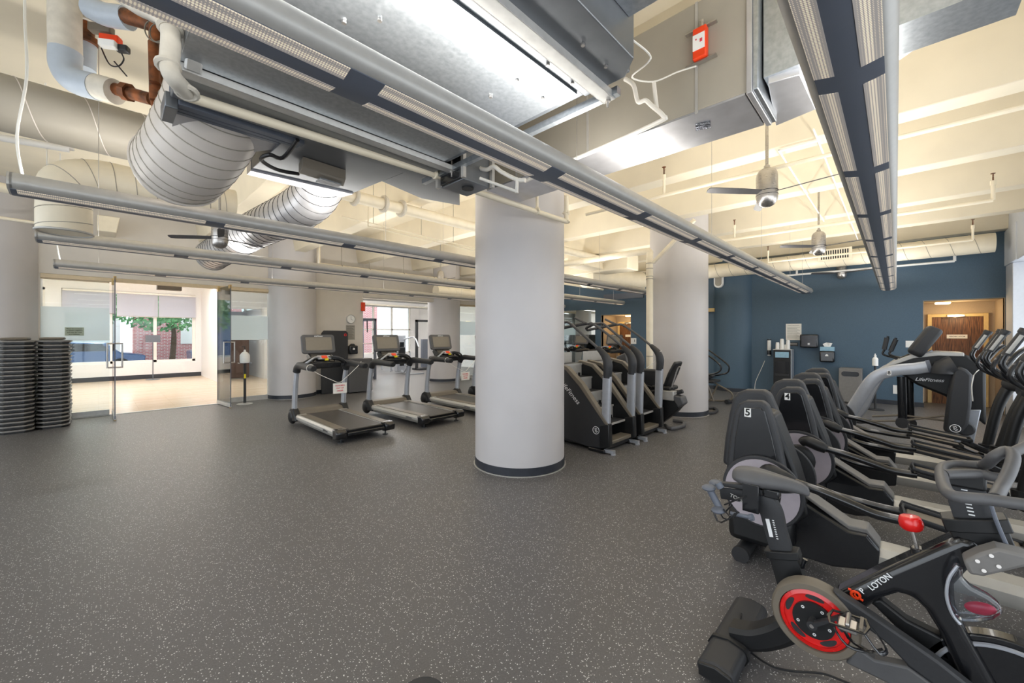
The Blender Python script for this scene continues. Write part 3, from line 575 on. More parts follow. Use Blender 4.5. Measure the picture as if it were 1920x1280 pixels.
# ================================================================== round ducts
def spiral_duct(name, lab, pts, r, body, seam, pitch, k=8, capm=None, rigs=()):
    t = thing(name, lab, 'duct'); c = cat(pts, k)
    MB().tube(pts, r, n=40, k=k).build('duct_wall', body, t, smooth=40)
    u = None; L = 0; hel = []; fr = []
    for i in range(len(c)):
        a_ = c[max(i-1, 0)]; b_ = c[min(i+1, len(c)-1)]; tt = (b_-a_).normalized()
        u = u if u is not None else (Vector((0, 0, 1)) if abs(tt.z) < .9 else Vector((1, 0, 0))); u = (u-tt*u.dot(tt)).normalized(); fr.append((u.copy(), tt.cross(u)))
    for i in range(len(c)-1):
        ln = (c[i+1]-c[i]).length; ns = max(2, int(ln/pitch*28))
        for j in range(ns):
            f_ = j/ns; a_ = 2*math.pi*(L+ln*f_)/pitch; p_ = c[i].lerp(c[i+1], f_); u_ = fr[i][0].lerp(fr[i+1][0], f_); v_ = fr[i][1].lerp(fr[i+1][1], f_)
            hel.append(p_+(u_*math.cos(a_)+v_*math.sin(a_))*(r+.001))
        L += ln
    MB().tube(hel, .0045, n=4, k=1).build('spiral_seam', seam, t)
    if capm:
        d = (Vector(pts[-1])-Vector(pts[-2])).normalized(); MB().torus(Vector(pts[-1]), d, r, .012, n=40, m=6).build('end_collar', capm, t)
    return t
spiral_duct('spiral_duct', 'smooth beige spiral duct running in from the left edge', [(-3, 5.0, 3.42), (-1, 5.0, 3.42), (.45, 5.0, 3.42)], .215, 'duct_beige', 'duct_pale', .36, k=1)
spiral_duct('spiral_duct', 'large off-white spiral duct elbow dropping from the air handler corner', [(.6, 3.32, 3.3), (.57, 3.5, 3.16), (.5, 3.8, 3.0), (.45, 4.12, 2.95)], .3, 'duct_pale', 'duct_beige', .09, capm='duct_pale')
e = Vector((.45, 4.12, 2.95)); 
tag(MB().ell(e+Vector((0, .02, 0)), (.295, .1, .295), n=14).build('duct_end_cap', 'duct_pale'), 'domed off-white end cap of the large spiral duct elbow', 'duct cap')
spiral_duct('spiral_duct', 'off-white spiral duct behind the large elbow, turning down to an open outlet', [(1.2, 6.1, 3.26), (.4, 6.1, 3.26), (.0, 6.1, 3.26), (-.22, 6.1, 3.16), (-.24, 6.1, 2.95), (-.24, 6.1, 2.66)], .2, 'duct_cream', 'duct_beige', .16, capm='light_grey')
spiral_duct('spiral_duct', 'bare metal spiral duct slanting down from the plenum towards the glass wall', [(1.6, 4.2, 3.42), (1.68, 4.6, 3.2), (1.62, 5.1, 3.08), (1.45, 6.4, 3.02), (1.3, 8.1, 2.92)], .235, 'galvanised_light', 'charcoal', .12, capm='light_grey')
t = spiral_duct('spiral_duct', 'long cream spiral duct under the ceiling along the blue wall', [(12.15, -1.39, 3.42), (12.15, 3, 3.42), (12.15, 7.6, 3.42)], .19, 'duct_cream', 'duct_beige', .34, k=1, capm='cream_paint')
def register(t, p, w=.62):
    mb = MB(); x, y, z = p; fr = MB().box(x-.03, x, y-w/2, y+w/2, z-.14, z+.14).build('grille_frame', 'cream_paint', t, bevel=.004)
    MB().box(x-.034, x-.03, y-w/2+.04, y+w/2-.04, z-.1, z+.1).build('grille_recess', 'black_plastic', fr)
    for i in range(13): q = y-w/2+.05+i*(w-.1)/12; mb.box(x-.042, x-.034, q-.009, q+.009, z-.1, z+.1)
    mb.build('grille_fins', 'cream_paint', fr)
register(t, P(1565, 477, x=11.94)); register(t, P(1203, 517, x=11.94), .5)
t = thing('capped_duct', 'wide cream duct with a flat round end cap, seen beside the big pillar', 'duct')
MB().cyl(P(1100, 519, d=11.2), P(1200, 528, d=12.3), .29, n=36).build('duct_wall', 'duct_cream', t); MB().cyl(P(1097, 519, d=11.16), P(1100, 519, d=11.2), .3, n=36).build('end_cap', 'cream_paint', t)
spiral_duct('spiral_duct', 'cream spiral duct far back between the big pillar and the back wall', [(7.2, 10.2, 2.98), (9.5, 10.2, 2.98), (12.6, 10.2, 2.98)], .17, 'duct_cream', 'cream_paint', .3, k=1)
for x in (8, 10, 12): MB().tube([(x, 10.2, 3.14), (x, 10.2, ZT)], .006, n=5, k=1).build('hanger_rod', 'steel', bpy.data.objects['spiral_duct.005'])
# square duct boots near left
t = thing('duct_box', 'small square duct box below the ceiling behind the large duct elbow', 'duct')
MB().box(1.0, 1.28, 4.2, 4.55, 3.2, 3.7).build('casing', 'duct_beige', t, bevel=.004); MB().box(1.0, 1.28, 4.2, 4.55, 3.18, 3.2).build('bottom_lid', 'white_paint', t)
t = thing('wall_duct_stub', 'white square duct stub on the back wall left of the bare spiral duct', 'duct')
MB().prism(PY([(182, 402), (225, 408), (218, 436), (182, 432)], 10.8), 'y', 10.8, 11.4).build('casing', 'cream_paint', t, bevel=.01)
# ================================================================== sprinkler and conduit runs
def ppipe(name, lab, segs, r, m='cream_paint', drops=(), c='pipe', n=10):
    t = thing(name, lab, c)
    mb = MB()
    for s_ in segs: mb.tube(s_, r, n=n, k=1)
    mb.build('pipe_run', m, t)
    for p in drops:
        p = Vector(p); MB().cyl(p, p+Vector((0, 0, .26)), r*.8, n=8).cyl(p+Vector((0, 0, .2)), p+Vector((0, 0, .26)), r*1.1, n=8).build('riser', m, t)
        MB().cyl(p+Vector((0, 0, .26)), p+Vector((0, 0, .31)), .008, n=6).torus(p+Vector((0, 0, .33)), (0, 1, 0), .018, .005, n=10, m=5).cyl(p+Vector((0, 0, .355)), p+Vector((0, 0, .36)), .024, n=10).build('sprinkler_head', 'copper', t)
    return t
def yrun(px, py, u): return P(px, py, x=u)
p1 = P(1245, 366, x=5.0); p2 = P(1862, 375, x=8.35)
ppipe('sprinkler_pipe', 'cream sprinkler pipe nearest the big duct, with one upright head', [[(5.0, 3.3, p1.z), (5.0, -1.5, p1.z)]], .022, drops=[p1])
ppipe('sprinkler_pipe', 'long cream sprinkler pipe passing behind the second fan, ending in an elbow at right', [[(8.35, 2.7, p2.z), (8.35, p2.y, p2.z)]], .026, drops=[(8.35, P(1377, 446, x=8.35).y, p2.z), (8.35, p2.y, p2.z)])
p3 = P(1824, 437, x=10.6)
ppipe('sprinkler_pipe', 'cream sprinkler riser pair above the long round duct', [[(10.6, P(1440, 480, x=10.6).y, p3.z-.12), (10.6, p3.y, p3.z-.12)]], .02, drops=[(10.6, P(1440, 480, x=10.6).y, p3.z-.12), (10.6, p3.y, p3.z-.12)])
p4 = P(1455, 518, x=12.45); p5 = P(1790, 489, x=12.45)
ppipe('white_pipe', 'thin white pipe along the blue wall below the round duct', [[p4, (12.45, p5.y, p4.z)], [(12.45, p5.y, p4.z), (12.45, p5.y, p4.z+.16)], [(12.45, P(1494, 512, x=12.45).y, p4.z), (12.45, P(1494, 512, x=12.45).y, p4.z+.14)]], .024, 'white_paint')
t = thing('diagonal_conduit', 'thin cream conduit rack running diagonally above the wide light', 'conduit')
MB().tube([(5.0, .6, 3.69), (11.5, .6, 3.69)], .009, k=1).box(5.3, 5.34, .6, .95, 3.68, 3.7).tube([(5.3, .95, 3.69), (9.2, .95, 3.69)], .009, k=1).build('conduit_run', 'white_paint', t)
t = thing('column_pipe', 'vertical cream pipe with a swan neck standing beside the second white pillar', 'pipe')
q = P(1218, 600, x=7.35); y0 = q.y
zt = P(1218, 470, x=7.35).z
MB().tube([(7.35, y0, 0), (7.35, y0, 1.5), (7.35, y0, zt-.2), (7.35, y0, zt-.04), (7.35, y0+.12, zt), (7.35, y0+1.2, zt), (7.35, y0+2.2, zt)], .062, n=16, k=3).build('pipe_run', 'cream_paint', t)
for z in (zt-.55, zt-.5, zt-.35, zt-.25, 1.2): MB().cyl((7.35, y0, z), (7.35, y0, z+.012), .067, n=16).build('joint_ring', 'duct_beige', t)
tag(MB().tube([P(1225, 492, x=7.2), P(1302, 412, x=7.0)], 1, w=(.03, .03), k=1).build('pillar_brace', 'cream_paint'), 'cream diagonal brace crossing the second white pillar', 'brace')
# roof-level lines over the back
t = thing('header_pipe', 'wide cream header pipe with hangers above the back wall treadmills', 'pipe')
MB().tube([(1.7, 5.6, 3.6), (9.8, 5.6, 3.6)], .085, n=18, k=1).build('pipe_run', 'cream_paint', t)
for x in (2.3, 2.55, 3.0, 3.3): MB().torus((x, 5.6, 3.6), (1, .1, 0), .105, .03, n=18, m=8).build('fitting', 'pipe_wrap', t)
t = thing('header_pipe', 'cream sprinkler main on the back wall left of the clock, under the beams', 'pipe')
a_, b_ = P(598, 497, y=10.9), P(893, 542, y=10.9)
MB().tube([a_, (12.6, 10.9, a_.z)], .07, n=14, k=1).tube([a_, a_+Vector((0, 0, .5))], .04, n=10, k=1).build('pipe_run', 'cream_paint', t)
mb = MB()
for x in (4.6, 5.4, 6.5, 7.6): mb.cyl((x, 10.9, a_.z), (x, 10.9, a_.z+.7), .01, n=6).torus((x, 10.9, a_.z), (1, 0, 0), .075, .012, n=14, m=5)
mb.build('hanger', 'duct_beige', t)
t = thing('conduit_pair', 'pair of thin cream conduits strung below the beams between the left lights', 'conduit')
MB().tube([P(640, 405, y=6.1), P(890, 465, y=6.1)], .009, k=1).tube([P(690, 424, y=6.1), P(890, 470, y=6.1)], .009, k=1).tube([P(690, 424, y=6.1), P(690, 380, y=6.1), P(684, 368, y=6.1), P(660, 364, y=6.1)], .01).build('conduit_run', 'duct_cream', t)
for px_, py_ in ((700, 419), (790, 441), (850, 455)): q_ = P(px_, py_, y=6.1); MB().cyl(q_, (q_.x, q_.y, ZT), .005, n=6).build('hanger_rod', 'duct_beige', t)
t = thing('white_pipe', 'white pipe stub with an elbow under the beige spiral duct at the left edge', 'pipe')
a_ = P(0, 258, y=5.6); b_ = P(130, 280, y=5.6)
MB().tube([a_, b_], .03, n=12, k=1).tube([b_, b_+Vector((.0, .0, .12))], .034, n=12, k=1).tube([P(53, 256, y=5.6), P(53, 230, y=5.6)], .014, k=1).build('pipe_run', 'white_paint', t)
t = thing('corner_conduit', 'cream pipe along the ceiling corner behind the left lights', 'conduit')
MB().tube([P(-40, 402, y=10.6), P(118, 425, y=10.6)], .025, n=10, k=1).tube([P(118, 425, y=10.6), P(118, 380, y=10.6)], .03, n=10, k=1).build('pipe_run', 'cream_paint', t)
tg = thing('pipe_stub', 'short cream pipe stub at the left edge level with the left lights', 'pipe'); MB().tube([P(-60, 340, y=8), P(34, 357, y=8)], .06, n=12, k=1).build('pipe_run', 'cream_paint', tg)
# beams and ducts seen between the pillars
t = thing('stepped_duct', 'cream stepped ductwork with ribs between the big pillar and the swan neck pipe', 'duct')
mb = MB(); mb.box(9.3, 9.9, 4.9, 8.4, 3.3, 3.7).box(9.9, 10.6, 7.4, 8.0, 3.35, 3.7).box(8.4, 9.3, 5.6, 6.1, 3.35, 3.7); mb.build('casing', 'cream_ceiling', t, bevel=.02)
# ================================================================== ceiling fans
def make_fan(lab):
    t = thing('ceiling_fan', lab, 'fan', (0, 0, 0), 0, 'brushed metal ceiling fans')
    MB().lathe([(.0, -.2), (.035, -.195), (.07, -.175), (.092, -.14), (.1, -.1), (.1, .12), (.094, .155), (.078, .185), (.052, .205), (.03, .21), (.028, .24), (.0, .24)], n=28).build('motor_housing', 'steel', t, smooth=60)
    MB().cyl((0, 0, .23), (0, 0, 1.2), .015, n=12).build('downrod', 'steel', t)
    MB().torus((0, 0, -.035), (0, 0, 1), .1, .004, n=28, m=5).torus((0, 0, -.075), (0, 0, 1), .1, .003, n=28, m=5).build('seam_ring', 'charcoal', t)
    for a in (0, 120, 240):
        R = Matrix.Rotation(math.radians(a), 4, 'Z'); mb = MB(); mb.T = R @ Matrix.Rotation(.33, 4, 'X')
        mb.prism([(.09, -.035), (.3, -.042), (.6, -.042), (.66, -.034), (.67, 0), (.66, .034), (.6, .042), (.3, .042), (.09, .035)], 'z', -.052, -.044)
        mb.build('fan_blade', 'grey_plastic', t)
    return t
FANS = [(1438, 353, -.02, 'nearest ceiling fan, hanging left of the wide light'), (1535, 457, -.1, 'second ceiling fan, hanging in front of the duct grille'), (1578, 508, -.3, 'ceiling fan closest to the blue wall'), (826, 522, .1, 'small distant ceiling fan left of the big pillar'), (412, 440, 0, 'ceiling fan partly hidden by the left linear light')]
fan0 = make_fan(FANS[0][3])
for i, (a_, b_, rz, lab) in enumerate(FANS):
    p = P(a_, b_, d=1.55*747/(627-b_) if i < 4 else 4.6); rz2 = math.radians(-100)+rz
    if i == 0: fan0.location = p; fan0.rotation_euler = (0, 0, rz2)
    else: q = dup(fan0, p, rz2, lab); q.scale = (.8, .8, .8) if i == 4 else (1, 1, 1)

for y_, x0_, x1_, z_, r_, lb in ((6.9, 8.0, 12.6, 3.22, .05, 'cream pipe above the climbers, first of the parallel runs'), (7.6, 8.0, 12.6, 3.24, .04, 'thin cream pipe above the climbers, second of the parallel runs'), (9.6, 8.8, 12.6, 3.35, .06, 'thick cream pipe above the mirror')):
    tg = thing('ceiling_pipe', lb, 'pipe', (0, y_, z_)); MB().tube([(x0_, 0, 0), (x1_, 0, 0)], r_, n=12, k=1).build('pipe_run', 'cream_paint', tg)
    for q_ in (x0_+.5, x1_-.8): MB().cyl((q_, 0, 0), (q_, 0, ZT-z_), .006, n=6).build('hanger_rod', 'duct_beige', tg)
# ================================================================== treadmills
def rr(w, h, r, n=5):
    out = []
    for cx_, cy_, a0 in ((w-r, h-r, 0), (-w+r, h-r, 90), (-w+r, -h+r, 180), (w-r, -h+r, 270)):
        for i in range(n+1): a = math.radians(a0+90*i/n); out.append((cx_+r*math.cos(a), cy_+r*math.sin(a)))
    return out
def make_treadmill(lab):
    t = thing('treadmill', lab, 'treadmill', (0, 0, 0), 0, 'treadmills')
    # local: y from -1.05 (rear) to 1.05 (front)
    MB().box(-.34, .34, -.98, .8, .12, .185).build('running_deck', 'black_plastic', t, bevel=.01)
    MB().box(-.27, .27, -1.0, .72, .17, .195).build('belt', 'belt', t, bevel=.012)
    for s in (-1, 1):
        MB().prism([(s*.29, .2), (s*.44, .2), (s*.47, .17), (s*.47, .13), (s*.42, .07), (s*.36, .07), (s*.29, .14)], 'y', -.9, .75).build('side_rail', 'silver_rail', t, bevel=.006)
        MB().prism([(s*.29, .203), (s*.42, .203), (s*.42, .209), (s*.29, .209)], 'y', -.98, .6).build('foot_rail', 'taupe_plastic', t)
        MB().prism([(-1.04, .08), (-.9, .05), (-.88, .21), (-1.0, .208), (-1.05, .17)], 'x', s*.31, s*.475).build('rear_cap', 'black_gloss', t, bevel=.02)
        ft = MB().cyl((s*.36, -.93, 0), (s*.36, -.93, .012), .045, n=14).cyl((s*.36, -.93, .01), (s*.36, -.93, .08), .012, n=8); ft.build('levelling_foot', 'charcoal', t)
        p = MB(); p.rings([[Vector((s*.44+dx*.038, y+dy*.05*k, z)) for dx, dy in ((-1, -.5), (-.5, -1), (.5, -1), (1, -.5), (1, .5), (.5, 1), (-.5, 1), (-1, .5))] for y, z, k in ((.86, .24, 1.35), (.84, .5, 1.2), (.8, .75, 1.1), (.74, .98, 1.0))])
        p.build('upright', 'silver_paint', t)
        MB().prism([(.66, .09), (1.02, .06), (1.06, .13), (1.0, .26), (.9, .31), (.79, .3), (.72, .2)], 'x', s*.39, s*.49).ell((s*.45, .93, .14), (.07, .13, .13), n=10).build('upright_boot', 'black_plastic', t, bevel=.02)
        MB().tube([(s*.44, .745, .96), (s*.44, .7, 1.03), (s*.44, .58, 1.075), (s*.44, .35, 1.07), (s*.44, -.05, 1.06)], [.062, .064, .06, .056, .05], n=18, w=None).build('handrail', 'charcoal', t, smooth=60)
        MB().cyl((s*.44, -.045, 1.06), (s*.44, -.075, 1.06), .051, .044, n=18).build('handrail_cap', 'black_plastic', t)
        MB().cyl((s*.405, .79, .93), (s*.399, .79, .93), .008, n=8).cyl((s*.405, .75, .93), (s*.399, .75, .93), .008, n=8).build('screw', 'black_gloss', t)
    MB().rings([[Vector((x, .72+a*.05-.1*(1-abs(x)/.45)**2*0+b, 1.07+c)) for b, c in ((-.05, -.05), (.05, -.06), (.08, 0), (.05, .05), (-.05, .06))] for x, a in ((-.44, 0), (-.2, 2.2), (.2, 2.2), (.44, 0))]).build('crossbar', 'charcoal', t, bevel=.01)
    R = Matrix.Rotation(math.radians(-14), 4, 'X')
    mb = MB(); mb.T = Matrix.Translation((0, .93, 1.44)) @ R; mb.prism(rr(.3, .18, .05), 'y', -.02, .035); mb.build('console', 'grey_plastic', t, bevel=.012)
    mb = MB(); mb.T = Matrix.Translation((0, .93, 1.44)) @ R; mb.prism(rr(.235, .125, .008), 'y', -.028, -.018); mb.build('screen', 'screen', t)
    mb = MB(); mb.T = Matrix.Translation((0, .93, 1.44)) @ R; mb.T = Matrix.Translation((0, .93, 1.27)) @ R; mb.prism(rr(.15, .02, .01), 'y', -.06, .0)
    mb.build('console_lip', 'black_plastic', t)
    U = (0, math.sin(math.radians(14)), math.cos(math.radians(14)))
    text('console_marking', 'LifeFitness', (0, .93-.024+.153*U[1], 1.44+.153*U[2]), (1, 0, 0), U, .036, 'white_print', t, shear=.25, bold=.0006)
    text('rail_marking', 'LifeFitness', (-.4725, -.62, .148), (0, -1, 0), (0, 0, 1), .045, 'charcoal', t, shear=.25)
    MB().prism([(.62, 1.12), (.9, 1.1), (1.0, 1.22), (.92, 1.3), (.72, 1.2)], 'x', -.2, .2).prism([(.62, 1.0), (.92, .98), (.92, 1.12), (.62, 1.12)], 'x', -.3, .3).build('control_housing', 'black_gloss', t, bevel=.02)
    mb = MB(); mb.T = Matrix.Translation((0, .66, 1.2)) @ Matrix.Rotation(math.radians(38), 4, 'X'); mb.prism(rr(.12, .05, .02), 'z', -.01, .012); pad = mb.build('control_pad', 'silver_paint', t, bevel=.004)
    mb = MB(); mb.T = Matrix.Translation((0, .65, 1.2)) @ Matrix.Rotation(math.radians(38), 4, 'X'); mb.prism(rr(.05, .035, .01), 'z', .0, .016); mb.build('keypad', 'orange', pad)
    mb = MB(); mb.T = Matrix.Translation((.02, .6, 1.165)); mb.prism(rr(.03, .018, .004), 'y', -.02, .012); mb.build('stop_label', 'yellow', pad)
    for s in (-1, 1):
        MB().tube([(s*.08, .66, 1.2), (s*.17, .6, 1.21), (s*.26, .54, 1.18), (s*.34, .55, 1.12), (s*.37, .6, 1.09)], .018, n=10).build('pulse_grip', 'silver_paint' if s < 0 else 'charcoal', t)
        MB().tube([(s*.12, .72, 1.17), (s*.24, .66, 1.17), (s*.36, .66, 1.1)], .03, n=10).build('cup_tray', 'black_plastic', t)
    MB().prism([(.72, .19), (.78, .26), (.95, .27), (1.06, .2), (1.06, .1), (.72, .12)], 'x', -.4, .4).build('motor_hood', 'taupe_plastic', t, bevel=.03)
    MB().box(-.3, .3, -1.035, -1.0, .1, .15).build('rear_bumper', 'black_gloss', t, bevel=.01)
    return t
TL = ['leftmost treadmill, nearest the glass doors, with an out of order paper hung across it', 'second treadmill from the left, in front of the weight room opening', 'third treadmill, partly cut off by the big round pillar', 'fourth treadmill, only its left post and arm showing beside the big pillar']
tm0 = make_treadmill(TL[0]); tm0.location = (2.88, 6.92, 0)
tms = [tm0]
for i, (x, y, rz) in enumerate(((4.28, 6.88, .03), (5.68, 6.92, 0), (7.13, 6.95, 0))): tms.append(dup(tm0, (x, y, 0), rz, TL[i+1]))
dup(tm0, (11.5, 8.4, 0), -math.pi/2, 'distant treadmill facing the blue wall, seen left of the stair climber console')
dup(tm0, (11.5, 7.05, 0), -math.pi/2, 'distant treadmill with a dark screen facing the blue wall, seen behind the climber handrails')
for k, (tx, x0_) in enumerate(((2.88, 0), (5.68, 0))):
    pl = [(tx-.44, 6.92+.1, 1.0), (tx-.44, 6.98, 1.12), (tx-.38, 7.0, 1.0), (tx-.1, 6.98, .84), (tx+.02, 6.97, .79), (tx+.14, 6.98, .86), (tx+.38, 7.0, 1.06), (tx+.44, 7.02, 1.13)]
    tag(MB().tube(pl, .005, n=6, k=4).torus((tx-.44, 7.0, 1.06), (0, 1, 0), .062, .005, n=20, m=5).build('tie_string', 'cable_white'), 'white string tied across the %s treadmill' % ('leftmost', 'third')[k], 'string', 'treadmill strings')
    s = thing('notice_paper', 'white paper notice hung on string across the %s treadmill' % ('leftmost', 'third')[k], 'notice', (tx+.03, 6.955, .69), group='out of order notices')
    MB().box(-.12, .12, -.001, .001, -.09, .09).build('sheet', 'paper', s)
    for z, tx_ in ((.045, 'TREADMILL'), (0, 'OUT OF'), (-.045, 'ORDER')): text('printed_line', tx_, (0, -.002, z), (1, 0, 0), (0, 0, 1), .034, 'red_ink', s, bold=.0006)
# ================================================================== stair climbers
def make_climber(lab, ox):
    o = Vector((ox, 2.9, 0)); t = thing('stair_climber', lab, 'stair climber', o, 0, 'stair climbers'); T = Matrix.Translation(-o)
    def B(): m = MB(); m.T = T; return m
    for s, x in ((0, ox), (1, ox+.7)):
        a, b = (x, x+.07) if s == 0 else (x-.0, x+.07)
        side = [(2.8, .17), (2.9, .05), (3.15, .04), (3.7, .1), (4.3, .1), (4.3, .9), (4.1, 1.12), (3.75, 1.17), (3.5, 1.12), (3.25, .9), (2.84, .42), (2.79, .38)]
        B().prism(side, 'x', a, b).build('side_panel', 'charcoal' if s == 0 else 'black_plastic', t, bevel=.02)
        B().prism([(2.79, .4), (3.22, .93), (3.48, 1.15), (3.75, 1.2), (3.75, 1.16), (3.5, 1.1), (3.26, .88), (2.84, .4)], 'x', a-.012, b+.012).build('side_trim', 'taupe_plastic', t, bevel=.006)
        B().tube([(x+.035, 2.85, .36), (x+.035, 2.84, .7), (x+.035, 2.83, 1.05)], 1, w=(.03, .058), k=1, up=(0, 1, 0)).build('upright', 'silver_paint', t)
        B().prism([(2.77, .1), (2.93, .06), (2.93, .38), (2.78, .42)], 'x', a-.01, b+.01).build('lower_boot', 'black_plastic', t, bevel=.015)
        B().tube([(x+.035, 2.83, 1.03), (x+.035, 2.82, 1.2), (x+.035, 2.86, 1.32), (x+.035, 2.98, 1.44)], [.055, .065, .055, .03], n=14).build('rail_socket', 'charcoal', t)
        B().tube([(x+.035, 2.96, 1.42), (x+.035, 3.2, 1.6), (x+.035, 3.46, 1.79), (x+.035, 3.56, 1.8), (x+.035, 3.7, 1.8)] if s == 0 else [(x+.035, 2.96, 1.42), (x+.035, 3.2, 1.6), (x+.035, 3.5, 1.79), (x+.035, 3.62, 1.8), (x+.035, 3.85, 1.9)], .02, n=12).build('handrail', 'grey_plastic', t)
        B().tube([(x+.035, 3.62, 1.8), (x+.2 if s == 0 else x-.13, 3.9, 1.74), (ox+.385, 4.0, 1.7)], .024, n=10).build('front_handle', 'charcoal', t)
        B().box(a-.02, b+.02, 2.84, 3.1, 0, .05).build('floor_skid', 'black_gloss', t, bevel=.01)
        B().cyl((x+.03, 2.74, .0), (x+.03, 2.74, .02), .035, n=12).box(x, x+.06, 2.72, 2.86, .02, .06).build('levelling_foot', 'silver_paint', t)
    for i in range(5):
        y = 2.92+i*.19; z = .36+i*.2
        st = B().box(ox+.08, ox+.69, y, y+.24, z-.03, z).build('stair_tread', 'charcoal', t, bevel=.008)
        B().box(ox+.08, ox+.69, y-.004, y, z-.03, z).build('tread_nose', 'light_grey', st)
        B().box(ox+.08, ox+.69, y+.2, y+.22, z, z+.17).build('stair_riser', 'light_grey', t)
        m = B()
        for k in range(5): q = ox+.2+k*.1; m.cyl((q, y+.2, z+.03), (q, y+.17, z+.03), .014, n=8).box(q-.012, q+.012, y+.17, y+.2, z+.0, z+.05)
        if i in (0, 1, 3): m.build('roller_clip', 'black_gloss', t)
    B().box(ox+.07, ox+.7, 2.82, 3.0, .1, .15).build('lower_step', 'taupe_plastic', t, bevel=.01)
    B().box(ox+.07, ox+.7, 2.86, 4.2, .03, .1).build('base', 'black_plastic', t, bevel=.01)
    B().tube([(ox+.385, 4.15, 1.0), (ox+.385, 4.08, 1.4), (ox+.385, 4.05, 1.75)], 1, w=(.07, .03), k=1, up=(0, 1, 0)).build('console_mast', 'silver_paint', t)
    return t, B
c0, B = make_climber('stair climber nearest the camera, left one of the pair beside the big pillar', 4.77)
text('side_marking', 'LifeFitness', (4.765-4.77, 3.42-2.9, .78), (0, -math.cos(.75), -math.sin(.75)), (0, -math.sin(.75), math.cos(.75)), .1, 'white_print', c0, shear=.25)
def cyclogo(name, c, n, up, r, parent):
    n = Vector(n); up = Vector(up); rt = up.cross(n); c = Vector(c)
    m = MB().torus(c, n, r, r*.09, n=24, m=5)
    for a, b in (((-.45, .35), (.1, .6)), ((.1, .6), (.3, .2)), ((-.1, .2), (-.3, -.2)), ((-.3, -.2), (.1, -.55)), ((.1, -.55), (.5, -.3)), ((-.45, .35), (.45, -.3))):
        m.tube([c+rt*a[0]*r+up*a[1]*r, c+rt*b[0]*r+up*b[1]*r], r*.07, n=5, k=1)
    return m.build(name, 'white_print', parent)
cyclogo('round_emblem', (4.76-4.77, 2.98-2.9, .3), (-1, 0, 0), (0, 0, 1), .05, c0)
m = MB(); m.T = Matrix.Translation((.385, 4.02-2.9, 1.95)) @ Matrix.Rotation(math.radians(-15), 4, 'X'); m.prism(rr(.2, .22, .05), 'y', -.03, .05); m.build('console', 'charcoal', c0, bevel=.01)
m = MB(); m.T = Matrix.Translation((.385, 4.02-2.9, 1.95)) @ Matrix.Rotation(math.radians(-15), 4, 'X'); m.prism(rr(.14, .13, .01), 'y', -.036, -.03); m.build('screen', 'screen', c0)
text('console_marking', 'LifeFitness', (.385, 1.12-.0, 2.13), (1, 0, 0), (0, .26, .97), .04, 'white_print', c0, shear=.25)
c1 = dup(c0, (5.73, 2.9, 0), None, 'right one of the two stair climbers, with a loop of string on its right rail')
for o in list(c1.children):
    if o.name.startswith(('console', 'screen', 'side_marking', 'round_emblem')): bpy.data.objects.remove(o)
tag(MB().tube([P(1237, 661, x=6.47), P(1232, 672, x=6.46), P(1222, 682, x=6.4), P(1212, 690, x=6.3)], .004, n=5).torus(P(1238, 660, x=6.47), (0, .7, .6), .03, .004, n=16, m=5).build('rail_string', 'cable_white'), 'white string looped round the right rail of the second stair climber', 'string')
# ================================================================== recumbent bike behind the climbers
O = Vector((7.0, 2.6, 0)); t = thing('recumbent_bike', 'black recumbent exercise bike between the climbers and the second pillar', 'exercise bike', O); T = Matrix.Translation(-O)
def B(): m = MB(); m.T = T; return m
B().prism(PX([(1215, 735), (1232, 728), (1262, 738), (1280, 742), (1285, 755), (1270, 772), (1240, 795), (1222, 800), (1205, 790)], 6.85), 'x', 6.75, 6.95).build('body_shroud', 'black_plastic', t, bevel=.03)
B().prism(PX([(1262, 738), (1282, 743), (1286, 756), (1276, 764)], 6.85), 'x', 6.74, 6.96).build('rear_cap', 'grey_plastic', t, bevel=.02)
B().tube([P(1252, 725, x=6.95), P(1262, 700, x=6.95), P(1272, 678, x=6.95)], [.9, 1, .8], w=(.19, .035), up=(0, 1, 0)).build('backrest', 'black_plastic', t, bevel=.02)
B().tube([P(1258, 730, x=6.85), P(1270, 692, x=6.85), P(1276, 688, x=6.85)], .015).build('back_frame', 'steel', t)
B().box(6.75, 7.1, P(1262, 730, x=6.85).y, P(1225, 730, x=6.85).y, .66, .73).build('seat', 'black_plastic', t, bevel=.03)
B().box(6.72, 6.95, P(1268, 730, x=6.85).y, P(1240, 730, x=6.85).y, .5, .66).build('seat_carriage', 'light_grey', t, bevel=.01)
B().tube([P(1280, 733, x=6.9), P(1272, 735, x=6.9), P(1262, 733, x=6.9)], .035).build('side_handle', 'charcoal', t)
B().tube([P(1210, 722, x=6.8), P(1230, 726, x=6.8), P(1262, 728, x=6.8)], .012).build('low_rail', 'charcoal', t)
B().tube([P(a_, b_, z=.04) for a_, b_ in ((1248, 797), (1258, 803), (1280, 798), (1282, 791), (1262, 788))], .032, n=10).build('rear_stabiliser', 'grey_plastic', t)
p = P(1222, 761, x=6.74); text('side_marking', 'LifeCycle', p-O, (0, -1, 0), (0, 0, 1), .09, 'white_print', t, shear=.25)
B().box(6.8, 6.95, 3.0, 3.4, .05, 1.0).build('front_mast', 'charcoal', t, bevel=.03)
B().prism(PX([(1162, 668), (1180, 660), (1185, 690), (1172, 700)], 6.9), 'x', 6.75, 7.05).build('console', 'grey_plastic', t, bevel=.02)
